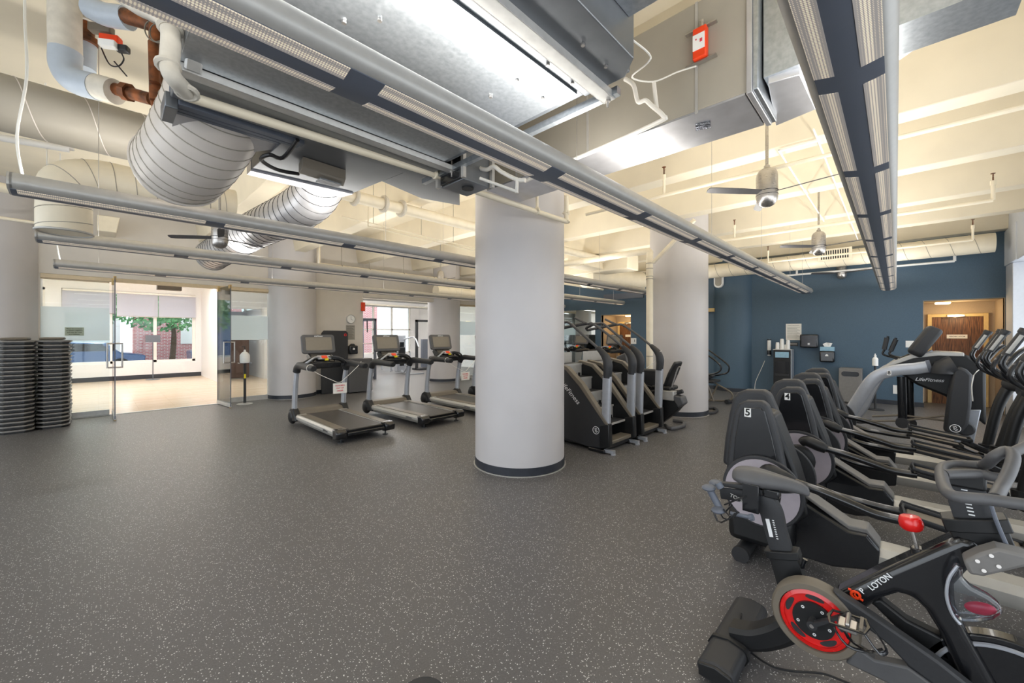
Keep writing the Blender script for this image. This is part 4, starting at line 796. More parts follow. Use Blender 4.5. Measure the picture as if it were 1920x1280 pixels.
# abdominal bench machine behind second pillar
O = Vector((10.2, 3.3, 0)); t = thing('abdominal_crunch_bench', 'black tube framed exercise bench between the second pillar and the blue column', 'bench', O); T = Matrix.Translation(-O)
x = 10.2
B().tube([P(1320, 650, x=x), P(1345, 668, x=x), P(1364, 683, x=x), P(1367, 692, x=x), P(1360, 700, x=x), P(1330, 705, x=x)], .018).tube([P(1318, 660, x=x-.4), P(1340, 675, x=x-.4), P(1352, 688, x=x-.4), P(1346, 698, x=x-.4), P(1325, 703, x=x-.4)], .018).build('upper_rail', 'black_gloss', t)
B().tube([P(1322, 703, x=x), P(1345, 720, x=x), P(1370, 735, x=x), P(1373, 745, x=x), P(1362, 751, x=x), P(1320, 750, x=x)], .02).tube([P(1322, 708, x=x-.4), P(1338, 752, x=x-.4)], .022, k=1).tube([P(1345, 722, x=x), P(1330, 752, x=x)], .02, k=1).build('base_frame', 'taupe_plastic', t)
B().box(x-.45, x+.05, P(1350, 720, x=x).y, P(1324, 720, x=x).y, .5, .56).build('seat', 'charcoal', t, bevel=.02)
B().tube([P(1362, 753, x=x-.1), P(1380, 750, x=x+.3)], .05, n=12, k=1).build('foot_roller', 'charcoal', t)
B().prism(PX([(1316, 700), (1335, 700), (1340, 705), (1325, 714), (1316, 740)], x-.2), 'x', x-.3, x-.1).build('front_body', 'charcoal', t, bevel=.02)
tag(MB().tube([P(1318, 765, z=.03), P(1338, 765, z=.03), P(1344, 769, z=.03), P(1335, 774, z=.03), P(1315, 774, z=.03)], .03, n=10).build('floor_ring', 'charcoal'), 'dark loop shaped floor handle lying beside the second pillar', 'floor handle')
# ================================================================== cross trainers
def build_crosstrainer():
    O = Vector((3.45, .6, 0)); t = thing('cross_trainer', 'cross trainer marked 5, nearest the stationary bike', 'cross trainer', O, 0, 'cross trainers in a row'); T = Matrix.Translation(-O)
    def B(): m = MB(); m.T = T; return m
    cov = PX([(1362, 900), (1366, 850), (1373, 800), (1379, 770), (1387, 756), (1400, 750), (1430, 751), (1441, 758), (1453, 792), (1466, 840), (1474, 880), (1490, 905), (1480, 930), (1430, 940)], 3.25)
    top = [p for p in cov]
    B().prism(cov, 'x', 3.21, 3.31).build('side_cover', 'charcoal', t, bevel=.022, seg=3)
    inn = PX([(1374, 870), (1378, 820), (1386, 775), (1393, 764), (1425, 764), (1434, 772), (1446, 815), (1458, 868), (1440, 880)], 3.2); B().prism(inn, 'x', 3.2, 3.215).build('face_panel', 'black_gloss', t, bevel=.006)
    sh = [(y+.0, z) for y, z in cov]
    B().prism([((y-.7)*1.22+.77, z*1.012+.022) for y, z in sh], 'x', 3.55, 3.68).build('side_cover', 'charcoal', t, bevel=.026, seg=3)
    B().prism([(.92, .3), (.9, .62), (.84, 1.02), (.72, 1.08), (.62, 1.05), (.5, .7), (.42, .4), (.6, .2)], 'x', 3.31, 3.55).build('inner_shroud', 'black_plastic', t, bevel=.02)
    for x, sgn in ((3.17, -1), (3.72, 1)):
        c = (x, .67, .535)
        B().cyl((x+.03*-sgn, .67, .535), (x, .67, .535), .245, n=44).build('wheel_rim', 'charcoal', t, bevel=.006)
        w_ = B().cyl((x, .67, .535), (x+.012*sgn, .67, .535), .222, n=44).build('crank_disc', 'lilac_disc', t)
        B().ell((x+.01*sgn, .67, .535), (.03, .12, .13), n=10).build('disc_hub', 'black_plastic', w_)
    B().box(3.22, 3.66, .5, .9, .12, .36).build('lower_body', 'black_plastic', t, bevel=.05)
    B().prism([(.62, .6), (.5, .5), (.22, .36), (.13, .365), (.07, .29), (.08, .16), (.3, .1), (.75, .1)], 'x', 3.33, 3.56).build('ramp_body', 'black_gloss', t, bevel=.012)
    B().prism([(.5, .53), (.48, .54), (.22, .385), (.13, .39), (.07, .305), (.075, .285), (.14, .36), (.22, .355)], 'x', 3.37, 3.52).build('ramp_trim', 'mid_grey', t, bevel=.006)
    B().prism([(3.36, .17), (3.53, .17), (3.55, .2), (3.55, .25), (3.51, .29), (3.38, .29), (3.34, .25), (3.34, .2)], 'y', -.95, .08).build('centre_rail', 'silver_rail', t)
    B().cyl((3.2, .8, .05), (3.72, .8, .05), .05, n=18).build('rear_stabiliser', 'charcoal', t, bevel=.01)
    B().cyl((3.17, .8, .05), (3.2, .8, .05), .056, n=18).build('stabiliser_wheel', 'rubber', t)
    B().cyl((3.15, -1.05, .05), (3.75, -1.05, .05), .05, n=18).build('front_stabiliser', 'charcoal', t)
    B().prism([(-.85, .1), (-1.15, .1), (-1.2, .9), (-1.12, 1.25), (-.95, 1.25), (-.92, .5)], 'x', 3.32, 3.58).build('front_mast', 'charcoal', t, bevel=.03)
    for x, zz in ((3.06, 0), (3.83, -.22)):
        ax = 1 if x < 3.4 else -1
        B().tube([(x, .64, .7+zz), (x, .6, .725+zz), (x, .52, .7+zz), (x, .47, .68+zz)], [.03, .045, .045, .035], n=14).build('crank_end', 'black_plastic', t)
        B().tube([(x, .5, .69+zz), (x, .35, .665+zz*1.1), (x, .2, .63+zz), (x, .08, .6+zz*.9), (x, -.05, .6+zz*.9)], .026, n=14).build('pedal_arm', 'black_gloss', t)
        f = B(); f.T = T @ Matrix.Translation((x+.03*ax, -.24, .62+zz*.9)) @ Matrix.Rotation(.12, 4, 'X')
        f.box(-.075, .075, -.2, .2, -.02, -.004); tr = f.build('foot_tray', 'taupe_plastic', t, bevel=.006)
        f = B(); f.T = T @ Matrix.Translation((x+.03*ax, -.24, .62+zz*.9)) @ Matrix.Rotation(.12, 4, 'X')
        f.tube([(-.085, -.19, -.01), (-.085, .17, .0), (-.06, .215, .01), (.06, .215, .01), (.085, .17, .0), (.085, -.19, -.01), (.05, -.215, .0), (-.05, -.215, .0)], 1, w=(.007, .014), k=2, closed=True, up=(0, 0, 1)); f.build('tray_rim', 'black_plastic', tr)
        B().tube([(x, -.4, .57+zz*.9), (x, -.55, .5+zz*.9), (x, -.62, .5+zz*.9)], .03, n=10).build('link_arm', 'black_gloss', t)
        B().tube([(x, -.63, .46+zz*.6), (x, -.63, .56+zz*.6)], [.05, .055], n=14, k=1).tube([(x, -.64, .52+zz*.6), (x, -.72, .85), (x, -.8, 1.08)], [.04, .045, .05], n=12).build('swing_arm', 'black_plastic', t)
        B().tube([(x+.0*ax, -.8, 1.1), (x+.28*ax, -.95, 1.1)], [.075, .085], n=18, k=1).build('pivot_housing', 'charcoal', t)
        B().tube([(x, -.8, 1.14), (x, -.68, 1.21), (x, -.58, 1.3), (x, -.535, 1.38), (x, -.545, 1.44), (x, -.56, 1.47)], .02, n=12).build('moving_handle', 'black_gloss', t)
        B().tube([(x, -.555, 1.46), (x, -.645, 1.64)], .028, n=12, k=1).cyl((x, -.64, 1.63), (x, -.655, 1.66), .034, n=14).build('hand_grip', 'charcoal', t)
        B().tube([(x-.026*1, -.56, 1.475), (x-.026*1, -.63, 1.615)], 1, w=(.006, .012), k=1, up=(0, 1, .3)).build('pulse_sensor', 'silver_rail', t)
        B().tube([(x+.12*ax, -.9, 1.2), (x+.12*ax, -.72, 1.18), (x+.12*ax, -.6, 1.24), (x+.12*ax, -.56, 1.32), (x+.12*ax, -.62, 1.45), (x+.12*ax, -.68, 1.52)], .017, n=10).build('fixed_handle', 'black_gloss', t)
    m = B(); m.T = T @ Matrix.Translation((3.45, -.98, 1.48)) @ Matrix.Rotation(math.radians(30), 4, 'X') @ Matrix.Rotation(math.pi, 4, 'Z'); m.prism(rr(.22, .2, .05), 'y', -.02, .05); m.build('console', 'charcoal', t, bevel=.012)
    m = B(); m.T = T @ Matrix.Translation((3.45, -.98, 1.48)) @ Matrix.Rotation(math.radians(30), 4, 'X') @ Matrix.Rotation(math.pi, 4, 'Z'); m.prism(rr(.17, .14, .02), 'y', -.026, -.018); m.build('screen', 'dark_screen', t)
    return t
ct0 = build_crosstrainer()
CT = [ct0]
for dx, dy, lab in ((1.07, -.06, 'cross trainer marked 4, second in the row from the camera'), (2.0, -.08, 'third cross trainer in the row, its shroud between the one marked 4 and the farthest'), (2.87, -.07, 'farthest cross trainer in the row, next to the silver framed trainer')):
    CT.append(dup(ct0, (3.45+dx, .6+dy, 0), None, lab))
def plate(par, s, loc, size=.05, n='number_sticker'):
    a, b = MB().box(loc[0]-.001, loc[0], loc[1]-size*.42, loc[1]+size*.42, loc[2]-size*.62, loc[2]+size*.62), None
    o = a.build(n, 'white_plastic', par); text('number_print', s, (loc[0]-.002, loc[1], loc[2]), (0, -1, 0), (0, 0, 1), size*1.35, 'ink_black', o, bold=.0015)
p5 = P(1402, 773, x=3.2); plate(ct0, '5', (3.198-3.45, p5.y-.6, p5.z)); plate(CT[1], '4', (3.198-3.45, p5.y-.6, p5.z))
# ================================================================== silver framed arc trainer marked 8
X8 = 7.45; O = Vector((X8+.3, -.1, 0)); t = thing('arc_trainer', 'large black and silver full body trainer marked 8, in front of the labelled door', 'cross trainer', O); T = Matrix.Translation(-O)
def B(): m = MB(); m.T = T; return m
def fr(pts, x): return [P(a, b, x=x) for a, b in pts]
b0 = P(1590, 778, x=X8)
B().tube([(X8, b0.y+.2, .03)]+fr([(1590, 780), (1614, 742), (1632, 716), (1650, 702), (1680, 694), (1712, 691), (1740, 687)], X8), 1, w=(.075, .03), up=(1, 0, 0)).build('near_frame_arm', 'silver_paint', t, smooth=60)
B().tube(fr([(1738, 687), (1746, 686)], X8), 1, w=(.08, .034), k=1, up=(1, 0, 0)).build('arm_end_cap', 'slate', t)
B().tube([(X8+.6, b0.y+.2, .03)]+fr([(1612, 772), (1632, 735), (1648, 708), (1662, 692), (1690, 684)], X8+.6), 1, w=(.06, .03), up=(1, 0, 0)).build('far_frame_arm', 'silver_paint', t)
B().prism(PX([(1660, 692), (1680, 676), (1710, 666), (1760, 661), (1815, 665), (1850, 690), (1850, 800), (1815, 770), (1770, 742), (1720, 722), (1695, 706)], X8+.1), 'x', X8+.12, X8+.5).build('body_shroud', 'black_plastic', t, bevel=.03)
B().prism(PX([(1655, 690), (1676, 676), (1710, 664), (1760, 659), (1808, 661), (1808, 668), (1760, 667), (1712, 672), (1680, 683)], X8+.08), 'x', X8+.08, X8+.52).build('body_top_trim', 'light_grey', t, bevel=.008)
m = B(); c_ = P(1733, 640, x=X8+.25); m.T = T @ Matrix.Translation(c_) @ Matrix.Rotation(math.radians(30), 4, 'X'); m.prism(rr(.25, .21, .07), 'y', -.08, .08); m.build('console', 'charcoal', t, bevel=.04, seg=3)
B().prism(PX([(1735, 662), (1748, 656), (1752, 664)], X8+.2), 'x', X8+.2, X8+.35).build('console_neck', 'silver_paint', t)
for x in (X8-.02, X8+.55):
    B().tube(fr([(1770, 700), (1772, 690), (1790, 684)], x), .12, n=20, k=2).build('pivot_dome', 'charcoal', t)
    B().prism(PX([(1786, 692), (1798, 686), (1812, 692), (1822, 702), (1820, 760), (1814, 795), (1802, 810), (1780, 812), (1768, 806), (1776, 740)], x), 'x', x-.1, x+.04).build('swing_leg', 'charcoal', t, bevel=.035, seg=3)
    B().cyl(P(1808, 802, x=x)+Vector((.05, 0, 0)), P(1808, 802, x=x)+Vector((-.06, 0, 0)), .09, n=20).build('leg_pod', 'charcoal', t, bevel=.02)
cyclogo('round_emblem', P(1791, 803, x=X8-.13)-O, (-1, 0, 0), (0, 0, 1), .045, t)
text('side_marking', 'LifeFitness', P(1742, 712, x=X8+.1)-O, (0, -1, 0), (0, -.08, 1), .062, 'white_print', t, shear=.3, bold=.001)
B().prism(PX([(1812, 768), (1840, 768), (1826, 832), (1790, 830)], X8+.1), 'x', X8+.1, X8+.4).build('front_base', 'silver_paint', t, bevel=.01)
for x, q in ((X8+.1, 1690), (X8+.45, 1704)):
    B().tube([P(q, 706, x=x), P(q+2, 770, x=x), P(q+2, 792, x=x)], 1, w=(.035, .045), k=1, up=(0, 1, 0)).build('pedal_link', 'black_gloss', t)
    B().cyl(P(q+2, 792, x=x)+Vector((-.05, 0, 0)), P(q+2, 792, x=x)+Vector((.05, 0, 0)), .07, n=18).build('link_pod', 'charcoal', t)
    for dz in (0, 9): B().tube([P(1635, 780+dz, x=x), P(1690, 778+dz*1.2, x=x), P(1770, 778-dz+10, x=x)], .014, n=8, k=1).build('push_rod', 'taupe_plastic', t)
    B().tube([P(1598, 788, x=x), P(1615, 790, x=x), P(1635, 789, x=x)], 1, w=(.09, .02), k=1).build('foot_tray', 'charcoal', t, bevel=.01)
for a_ in (((1655, 633), (1665, 630), (1660, 652), (1656, 664), (1680, 672), (1690, 684)), ((1672, 636), (1680, 633), (1672, 655), (1668, 664), (1688, 670), (1705, 664))):
    B().tube(fr(a_[1:], X8+.15), .014, n=10).build('fixed_handle', 'black_gloss', t); B().tube(fr(((a_[0][0]+8, a_[0][1]), (a_[2][0]-2, a_[2][1]+3)), X8+.15), .028, n=10, k=1).build('hand_grip', 'charcoal', t)
B().box(X8-.05, X8+.65, b0.y+.12, b0.y+.24, 0, .06).box(X8+.1, X8+.4, -1.0, b0.y+.15, .02, .09).box(X8-.05, X8+.65, -1.1, -.98, 0, .06).build('floor_frame', 'charcoal', t, bevel=.01)
o = MB().box(-.001, 0, -.022, .022, -.032, .032).build('number_sticker', 'white_plastic', t); p = P(1667, 699, x=X8-.04); o.location = p-O+Vector((-.0, 0, 0))
text('number_print', '8', (-.002, 0, 0), (0, -1, 0), (0, 0, 1), .06, 'ink_black', o, bold=.001)
B().tube([P(1826, 703, x=6.9), P(1822, 725, x=6.85), P(1824, 752, x=6.85)], .005, n=5).tube([P(1826, 703, x=6.9), P(1832, 696, x=6.9), P(1840, 690, x=7.3)], .004, n=5).build('dangling_cord', 'cable_white', t)
# ================================================================== stationary bike in the foreground
O = Vector((2.27, 0, 0)); t = thing('stationary_bike', 'black stationary spin bike with a red wheel and red knob in the foreground', 'exercise bike', O); T = Matrix.Translation(-O)
def B(): m = MB(); m.T = T; return m
def L(pts, x): return [P(a, b, x=x) for a, b in pts]
# rear foot
B().prism([(.67, .02), (.53, .02), (.515, .05), (.53, .085), (.6, .1), (.67, .085), (.69, .05)], 'x', 1.97, 2.62).build('rear_stabiliser', 'charcoal', t, bevel=.02, seg=3)
B().prism([(.675, .015), (.525, .015), (.508, .05), (.525, .092), (.6, .107), (.675, .092), (.697, .05)], 'x', 2.17, 2.19).build('foot_band', 'black_plastic', t)
B().prism([(.66, .0), (.54, .0), (.54, .03), (.66, .03)], 'x', 1.99, 2.6).build('foot_sole', 'rubber', t)
B().prism([(.67, .025), (.53, .025), (.52, .05), (.53, .08), (.6, .095), (.67, .08)], 'x', 1.955, 1.972).build('foot_end_cap', 'black_plastic', t, bevel=.005)
B().tube([(2.27, .6, .085), (2.27, .5, .12), (2.27, .4, .2), (2.27, .32, .3)], [1, .95, 1, 1.1], w=(.06, .05), up=(0, 0, 1)).build('rear_strut', 'black_plastic', t)
# seat tube and post
sp = L([(1492, 1110), (1478, 1068), (1466, 1030)], 2.27)
B().tube(sp, [1.05, 1, .98], w=(.035, .058), k=1, up=(0, 1, 0)).build('seat_tube', 'black_plastic', t, smooth=60)
B().tube([sp[2]-(sp[2]-sp[1])*.35, sp[2]+(sp[2]-sp[1])*.05], 1, w=(.045, .07), k=1, up=(0, 1, 0)).build('clamp_collar', 'black_plastic', t, bevel=.004)
B().tube(L([(1488, 1060), (1505, 1062), (1510, 1048)], 2.27), .01, n=8, k=1).build('clamp_lever', 'black_gloss', t)
B().tube(L([(1466, 1032), (1454, 990), (1446, 958), (1432, 938), (1410, 926), (1385, 922), (1352, 918)], 2.27), [1, 1, 1.05, 1.1, 1, .95, .9], w=(.026, .045), up=(0, 1, 0)).build('seat_post', 'charcoal', t, smooth=60)
pc = L([(1452, 1008), (1444, 974)], 2.24)
sc_ = B().tube([p+Vector((-.0, .012, 0)) for p in pc], 1, w=(.0015, .008), k=1, up=(0, 1, 0)).build('scale_strip', 'white_print', t)
m = B()
for i in range(9): q = pc[0]+(pc[1]-pc[0])*(i/8)+Vector((0, -.012, 0)); m.obox(q, (.003, .008, .004), Matrix.Identity(3))
m.build('scale_ticks', 'white_print', sc_)
# saddle
sh = []
for y, z, w_, h in ((.605, .912, .03, .02), (.59, .912, .07, .034), (.55, .912, .084, .044), (.5, .912, .082, .046), (.45, .912, .064, .042), (.4, .912, .042, .036), (.34, .91, .03, .03), (.3, .902, .025, .026), (.285, .892, .014, .016)):
    sh.append([Vector((2.27+w_*math.cos(a), y, z+h*(math.sin(a) if math.sin(a) > 0 else math.sin(a)*1.1)-(.008 if abs(math.cos(a)) > .9 else 0)-(.01 if abs(math.cos(a)) < .2 and math.sin(a) > 0 else 0))) for a in [2*math.pi*i/16 for i in range(16)]])
B().rings(sh).build('saddle', 'grey_plastic', t, smooth=80, sub=1)
B().tube([(2.262, .58, .905), (2.262, .5, .87), (2.262, .4, .865), (2.262, .32, .89)], .004, n=6).tube([(2.285, .58, .905), (2.285, .5, .87), (2.285, .4, .865), (2.285, .32, .89)], .004, n=6).build('saddle_rails', 'black_gloss', t)
B().box(2.24, 2.3, .4, .47, .83, .875).build('saddle_clamp', 'black_gloss', t, bevel=.008)
# weight rack behind the saddle
mt = L([(1410, 915), (1410, 960)], 2.2)
B().box(2.19, 2.215, mt[0].y-.03, mt[0].y+.04, mt[1].z, mt[0].z+.02).build('rack_plate', 'black_gloss', t, bevel=.003)
m = B()
m.tube(L([(1400, 930), (1385, 935), (1358, 946)], 2.19), .004, n=6, k=1).tube(L([(1345, 912), (1400, 920), (1430, 930)], 2.22), .004, n=6, k=1).tube(L([(1348, 908), (1405, 914), (1435, 926)], 2.3), .004, n=6, k=1)
m.tube(L([(1372, 946), (1360, 960), (1340, 958), (1334, 958)], 2.15), .004, n=6, k=1)
for q in (0, 1, 2): m.tube(L([(1336+q*10, 956-q), (1345+q*11, 976-q*5), (1352+q*12, 979-q*5), (1370+q*6, 971-q*5), (1378+q*4, 962-q)], 2.12), .004, n=6, k=1)
m.build('wire_rack', 'black_gloss', t)
B().tube(L([(1370, 962), (1390, 966), (1410, 970)], 2.15), .01, n=8).tube(L([(1406, 970), (1412, 969)], 2.15), .016, n=10, k=1).build('rack_arm', 'slate', t)
for q in ((1330, 916, 1349, 952), (1346, 905, 1352, 915)):
    B().cyl(P(q[0], q[1], x=2.16), P(q[2], q[3], x=2.16), .017, n=14).build('rack_post', 'slate', t)
for e_ in ((1329, 914, 2.15), (1342, 905, 2.24), (1347, 956, 2.13)): B().ell(P(e_[0], e_[1], x=e_[2]), (.042, .032, .014), n=8).build('rack_pad', 'slate', t)
text('post_marking', 'TOPSET', P(1386, 936, x=2.215)-O, (0, -1, -.25), (0, -.25, 1), .025, 'light_grey', t, bold=.0003)
# belt guard and pulley
ring_c = P(1525, 1163, x=2.12); cy_, cz_ = ring_c.y, ring_c.z
outl = PX([(1450, 1150), (1453, 1124), (1470, 1102), (1500, 1090), (1532, 1093), (1562, 1106), (1600, 1130), (1650, 1164), (1700, 1198), (1760, 1240), (1830, 1295), (1830, 1360), (1760, 1330), (1700, 1296), (1640, 1266), (1585, 1242), (1535, 1224), (1488, 1197), (1463, 1172)], 2.13)
inn_ = PX([(1608, 1212), (1618, 1180), (1635, 1182), (1665, 1206), (1702, 1245), (1680, 1245), (1640, 1236)], 2.13)
def band(x0, x1, name, m_, width):
    o_ = outl; n = len(o_); mb = B(); cyy = sum(p[0] for p in o_)/n; czz = sum(p[1] for p in o_)/n
    vs = [(x0, y, z) for y, z in o_]; 
    return mb
# upper and lower arms of the guard, then the round rear shell
up_ = PX([(1560, 1105), (1600, 1130), (1650, 1164), (1700, 1198), (1760, 1240), (1830, 1295), (1830, 1325), (1760, 1290), (1702, 1247), (1665, 1208), (1635, 1184), (1600, 1160)], 2.13)
lo_ = PX([(1585, 1242), (1608, 1214), (1640, 1236), (1702, 1249), (1760, 1290), (1830, 1325), (1830, 1375), (1760, 1336), (1700, 1298), (1640, 1268)], 2.13)
B().prism(up_, 'x', 2.125, 2.175).build('guard_upper_arm', 'charcoal', t, bevel=.008)
B().prism(lo_, 'x', 2.125, 2.175).build('guard_lower_arm', 'grey_plastic', t, bevel=.008)
ro = .155
m = B(); n = 64; rg = []
for k, (r_, x_) in enumerate(((ro, 2.18), (ro, 2.13), (ro-.008, 2.118), (ro-.03, 2.118), (ro-.032, 2.13), (ro-.032, 2.16))):
    rg.append([Vector((x_, cy_+r_*math.cos(2*math.pi*i/n), cz_+r_*math.sin(2*math.pi*i/n))) for i in range(n)])
m.rings(rg, caps=False, closed=True); m.build('guard_ring', 'taupe_plastic', t)
B().cyl((2.15, cy_, cz_), (2.17, cy_, cz_), ro-.02, n=48).build('guard_back', 'black_plastic', t)
# red pulley: rim, spokes, hub
m = B(); rg = []
for r_, x_ in ((.121, 2.15), (.121, 2.126), (.106, 2.121), (.104, 2.15)): rg.append([Vector((x_, cy_+r_*math.cos(2*math.pi*i/n), cz_+r_*math.sin(2*math.pi*i/n))) for i in range(n)])
m.rings(rg, caps=False, closed=True)
m.cyl((2.13, cy_, cz_), (2.148, cy_, cz_), .11, n=48)
m.build('red_pulley', 'red', t)
for k in range(5):
    a = math.radians(72*k+20); ov = []
    for j in range(20): th_ = 2*math.pi*j/20; rr_ = .093+.011*math.sin(th_); aa_ = a+.36*math.cos(th_); ov.append((cy_+rr_*math.cos(aa_), cz_+rr_*math.sin(aa_)))
    B().prism(ov, 'x', 2.1285, 2.132).build('pulley_window', 'charcoal', t)
hub = B().cyl((2.118, cy_, cz_), (2.15, cy_, cz_), .074, n=40).build('pulley_hub', 'black_plastic', t)
m = B()
for k in range(5): a = math.radians(72*k+50); m.torus((2.117, cy_+.057*math.cos(a), cz_+.057*math.sin(a)), (1, 0, 0), .0045, .0018, n=12, m=5)
m.build('hub_bolt', 'white_print', hub)
# crank and pedal
c0_ = Vector((2.1, cy_, cz_)); pe = P(1592, 1150, x=2.075)
B().tube([c0_+Vector((-.01, 0, 0)), c0_+(pe-c0_)*.5+Vector((-.01, 0, 0)), pe], [1.25, .85, .9], w=(.008, .014), k=3, up=(1, 0, 0)).cyl((2.12, cy_, cz_), (2.075, cy_, cz_), .018, n=18).build('crank_arm', 'charcoal', t)
B().cyl((2.078, cy_, cz_), (2.072, cy_, cz_), .008, n=12).build('crank_bolt', 'steel', t)
B().cyl(pe, pe+Vector((-.09, 0, 0)), .008, n=10).box(pe.x-.09, pe.x-.02, pe.y-.03, pe.y+.03, pe.z-.028, pe.z-.008).build('pedal_body', 'steel', t, bevel=.005)
m = B()
f = lambda a, b, c: pe+Vector((a, b, c))
m.tube([f(-.1, -.05, 0), f(-.1, -.09, -.05), f(-.05, -.11, -.06), f(-.0, -.09, -.05), f(0, -.05, 0)], 1, w=(.006, .002), k=3).tube([f(-.1, .04, -.02), f(-.1, .0, -.07), f(-.06, -.06, -.085), f(-.05, -.1, -.06)], 1, w=(.006, .002), k=3).tube([f(-.0, .03, -.02), f(-.03, .0, -.08), f(-.06, -.06, -.085)], 1, w=(.006, .002), k=3).tube([f(-.1, .05, -.01), f(-.05, .06, -.01), f(0, .05, -.01), f(0, -.05, 0), f(-.05, -.06, .0), f(-.1, -.05, 0)], 1, w=(.006, .003), k=1, closed=True)
m.build('toe_cage', 'black_gloss', t)
B().box(pe.x-.095, pe.x-.01, pe.y-.045, pe.y-.035, pe.z-.01, pe.z+.012).build('pedal_reflector', 'taupe_plastic', t)
# main frame
mf = PX([(1560, 1118), (1600, 1098), (1650, 1073), (1713, 1045), (1760, 1024), (1796, 1008), (1830, 1012), (1855, 1045), (1820, 1068), (1790, 1100), (1792, 1140), (1815, 1190), (1860, 1270), (1905, 1350), (1940, 1420), (1880, 1420), (1830, 1330), (1790, 1255), (1760, 1185), (1735, 1145), (1712, 1122), (1685, 1115), (1650, 1125), (1614, 1152)], 2.21)
B().prism(mf, 'x', 2.21, 2.33).build('main_frame', 'black_gloss', t, bevel=.028, seg=4)
B().prism(PX([(1790, 1250), (1700, 1200), (1640, 1140), (1625, 1128), (1650, 1125), (1700, 1165), (1770, 1200)], 2.23), 'x', 2.24, 2.3).build('lower_tube', 'black_plastic', t, bevel=.01)
ang = math.atan2(P(1650, 1072, x=2.2).z-P(1600, 1105, x=2.2).z, -(P(1650, 1072, x=2.2).y-P(1600, 1105, x=2.2).y))
R_ = (0, -math.cos(ang), math.sin(ang)); U_ = (0, math.sin(ang), math.cos(ang))
lp = P(1604, 1115, x=2.205)
em = MB(); e1 = Vector(R_); e2 = Vector(U_); c_ = lp-O
em.torus(c_, (1, 0, 0), .014, .005, n=20, m=6).tube([c_+e2*.02+e1*.004, c_+e2*.028-e1*.002], .005, n=6, k=1).tube([c_-e2*.014, c_-e2*.027+e1*.004], .005, n=6, k=1).tube([c_-e1*.003-e2*.012, c_-e1*.002+e2*.002, c_+e1*.006+e2*.004], .003, n=6)
em.build('red_emblem', 'orange', t)
text('frame_lettering', 'P', P(1617, 1108, x=2.205)-O, R_, U_, .029, 'white_print', t, bold=.0004)
text('frame_lettering', 'LOTON', P(1650, 1091, x=2.205)-O, R_, U_, .029, 'white_print', t, bold=.0004, sx=1.0)
# brake knob
kb = P(1710, 984, x=2.27); ks = P(1722, 1035, x=2.27)
B().lathe([(0, .0), (.026, .0), (.036, .012), (.038, .03), (.033, .05), (.028, .056), (0, .057)], kb-Vector((0, 0, .02)), (0, .12, 1), n=28).build('brake_knob', 'red', t, bevel=.003, smooth=50)
B().cyl(kb-Vector((0, 0, .02)), ks, .007, n=10).build('knob_shaft', 'steel', t)
B().cyl(ks+Vector((0, 0, .02)), ks-Vector((0, .01, .05)), .024, .032, n=18).build('knob_socket', 'black_gloss', t, bevel=.004)
# head post, handlebar
hp = L([(1855, 1045), (1830, 985), (1815, 940), (1800, 885)], 2.27)
B().tube(hp[:2], 1.1, w=(.042, .068), k=1, up=(0, 1, 0)).tube([hp[1]-(hp[1]-hp[0])*.1, hp[1]+Vector((0, .01, .035))], 1.25, w=(.042, .068), k=1, up=(0, 1, 0)).build('head_collar', 'black_plastic', t, bevel=.004)
B().tube(hp[1:], 1, w=(.03, .052), k=1, up=(0, 1, 0)).build('handlebar_post', 'charcoal', t)
m = B(); pa, pb = P(1822, 965, x=2.235), P(1808, 918, x=2.235)
for i in range(8): m.obox(pa+(pb-pa)*(i/7), (.004, .016, .004), Matrix.Identity(3))
m.build('post_scale', 'white_print', t)
z1 = 1.115
near = [P(1925, 946, z=z1), P(1850, 936, z=z1), P(1790, 930, z=z1), P(1772, 915, z=z1), P(1765, 890, z=z1), P(1768, 876, z=z1), P(1790, 871, z=z1), P(1840, 872, z=z1+.01), P(1852, 868, z=z1+.04), P(1866, 855, z=z1+.08), P(1888, 845, z=z1+.1), P(1900, 856, z=z1+.09), P(1892, 885, z=z1+.05), P(1876, 915, z=z1+.01), P(1866, 934, z=z1)]
B().tube(near, .0175, n=14, k=4).build('handlebar_loop', 'grey_plastic', t, smooth=80)
B().tube([P(1770, 889, z=z1), P(1830, 888, z=z1), P(1860, 893, z=z1), P(1885, 897, z=z1)], .017, n=12).tube([P(1896, 850, z=z1+.09), P(1925, 835, z=z1+.06), P(1945, 826, z=z1)], .0175, n=12).build('handlebar_crossbar', 'grey_plastic', t)
B().box(2.2, 2.34, hp[3].y-.06, hp[3].y+.05, z1-.06, z1-.0).build('handlebar_clamp', 'black_plastic', t, bevel=.01)
B().tube(L([(1853, 925), (1862, 960), (1880, 1005), (1900, 1045), (1925, 1062)], 2.2), .006, n=8).build('screen_cable', 'slate', t)
# flywheel, sweat guard, brake bracket
fc = Vector((2.27, -.3, .3))
B().cyl((2.24, fc.y, fc.z), (2.3, fc.y, fc.z), .235, n=56).build('flywheel', 'black_gloss', t, bevel=.006)
B().torus((2.235, fc.y, fc.z), (1, 0, 0), .205, .008, n=56, m=6).build('flywheel_rim', 'silver_paint', t)
sgp = [(1790, 1062), (1776, 1090), (1775, 1118), (1783, 1145), (1797, 1166), (1830, 1168), (1862, 1164), (1882, 1152), (1878, 1138), (1855, 1120), (1822, 1103), (1806, 1088), (1806, 1066)]
B().prism(PX(sgp, 2.15), 'x', 2.15, 2.2).build('sweat_guard', 'clear_plastic', t, bevel=.02, seg=3)
B().tube(L([(1796, 1060), (1779, 1085), (1775, 1118), (1785, 1150), (1800, 1170)], 2.145), .005, n=8).build('guard_rim', 'silver_paint', t)
B().ell(P(1838, 1140, x=2.18), (.012, .04, .022), n=10, R=Matrix.Rotation(-.3, 3, 'X')).build('red_brake_pad', 'clear_red', t)
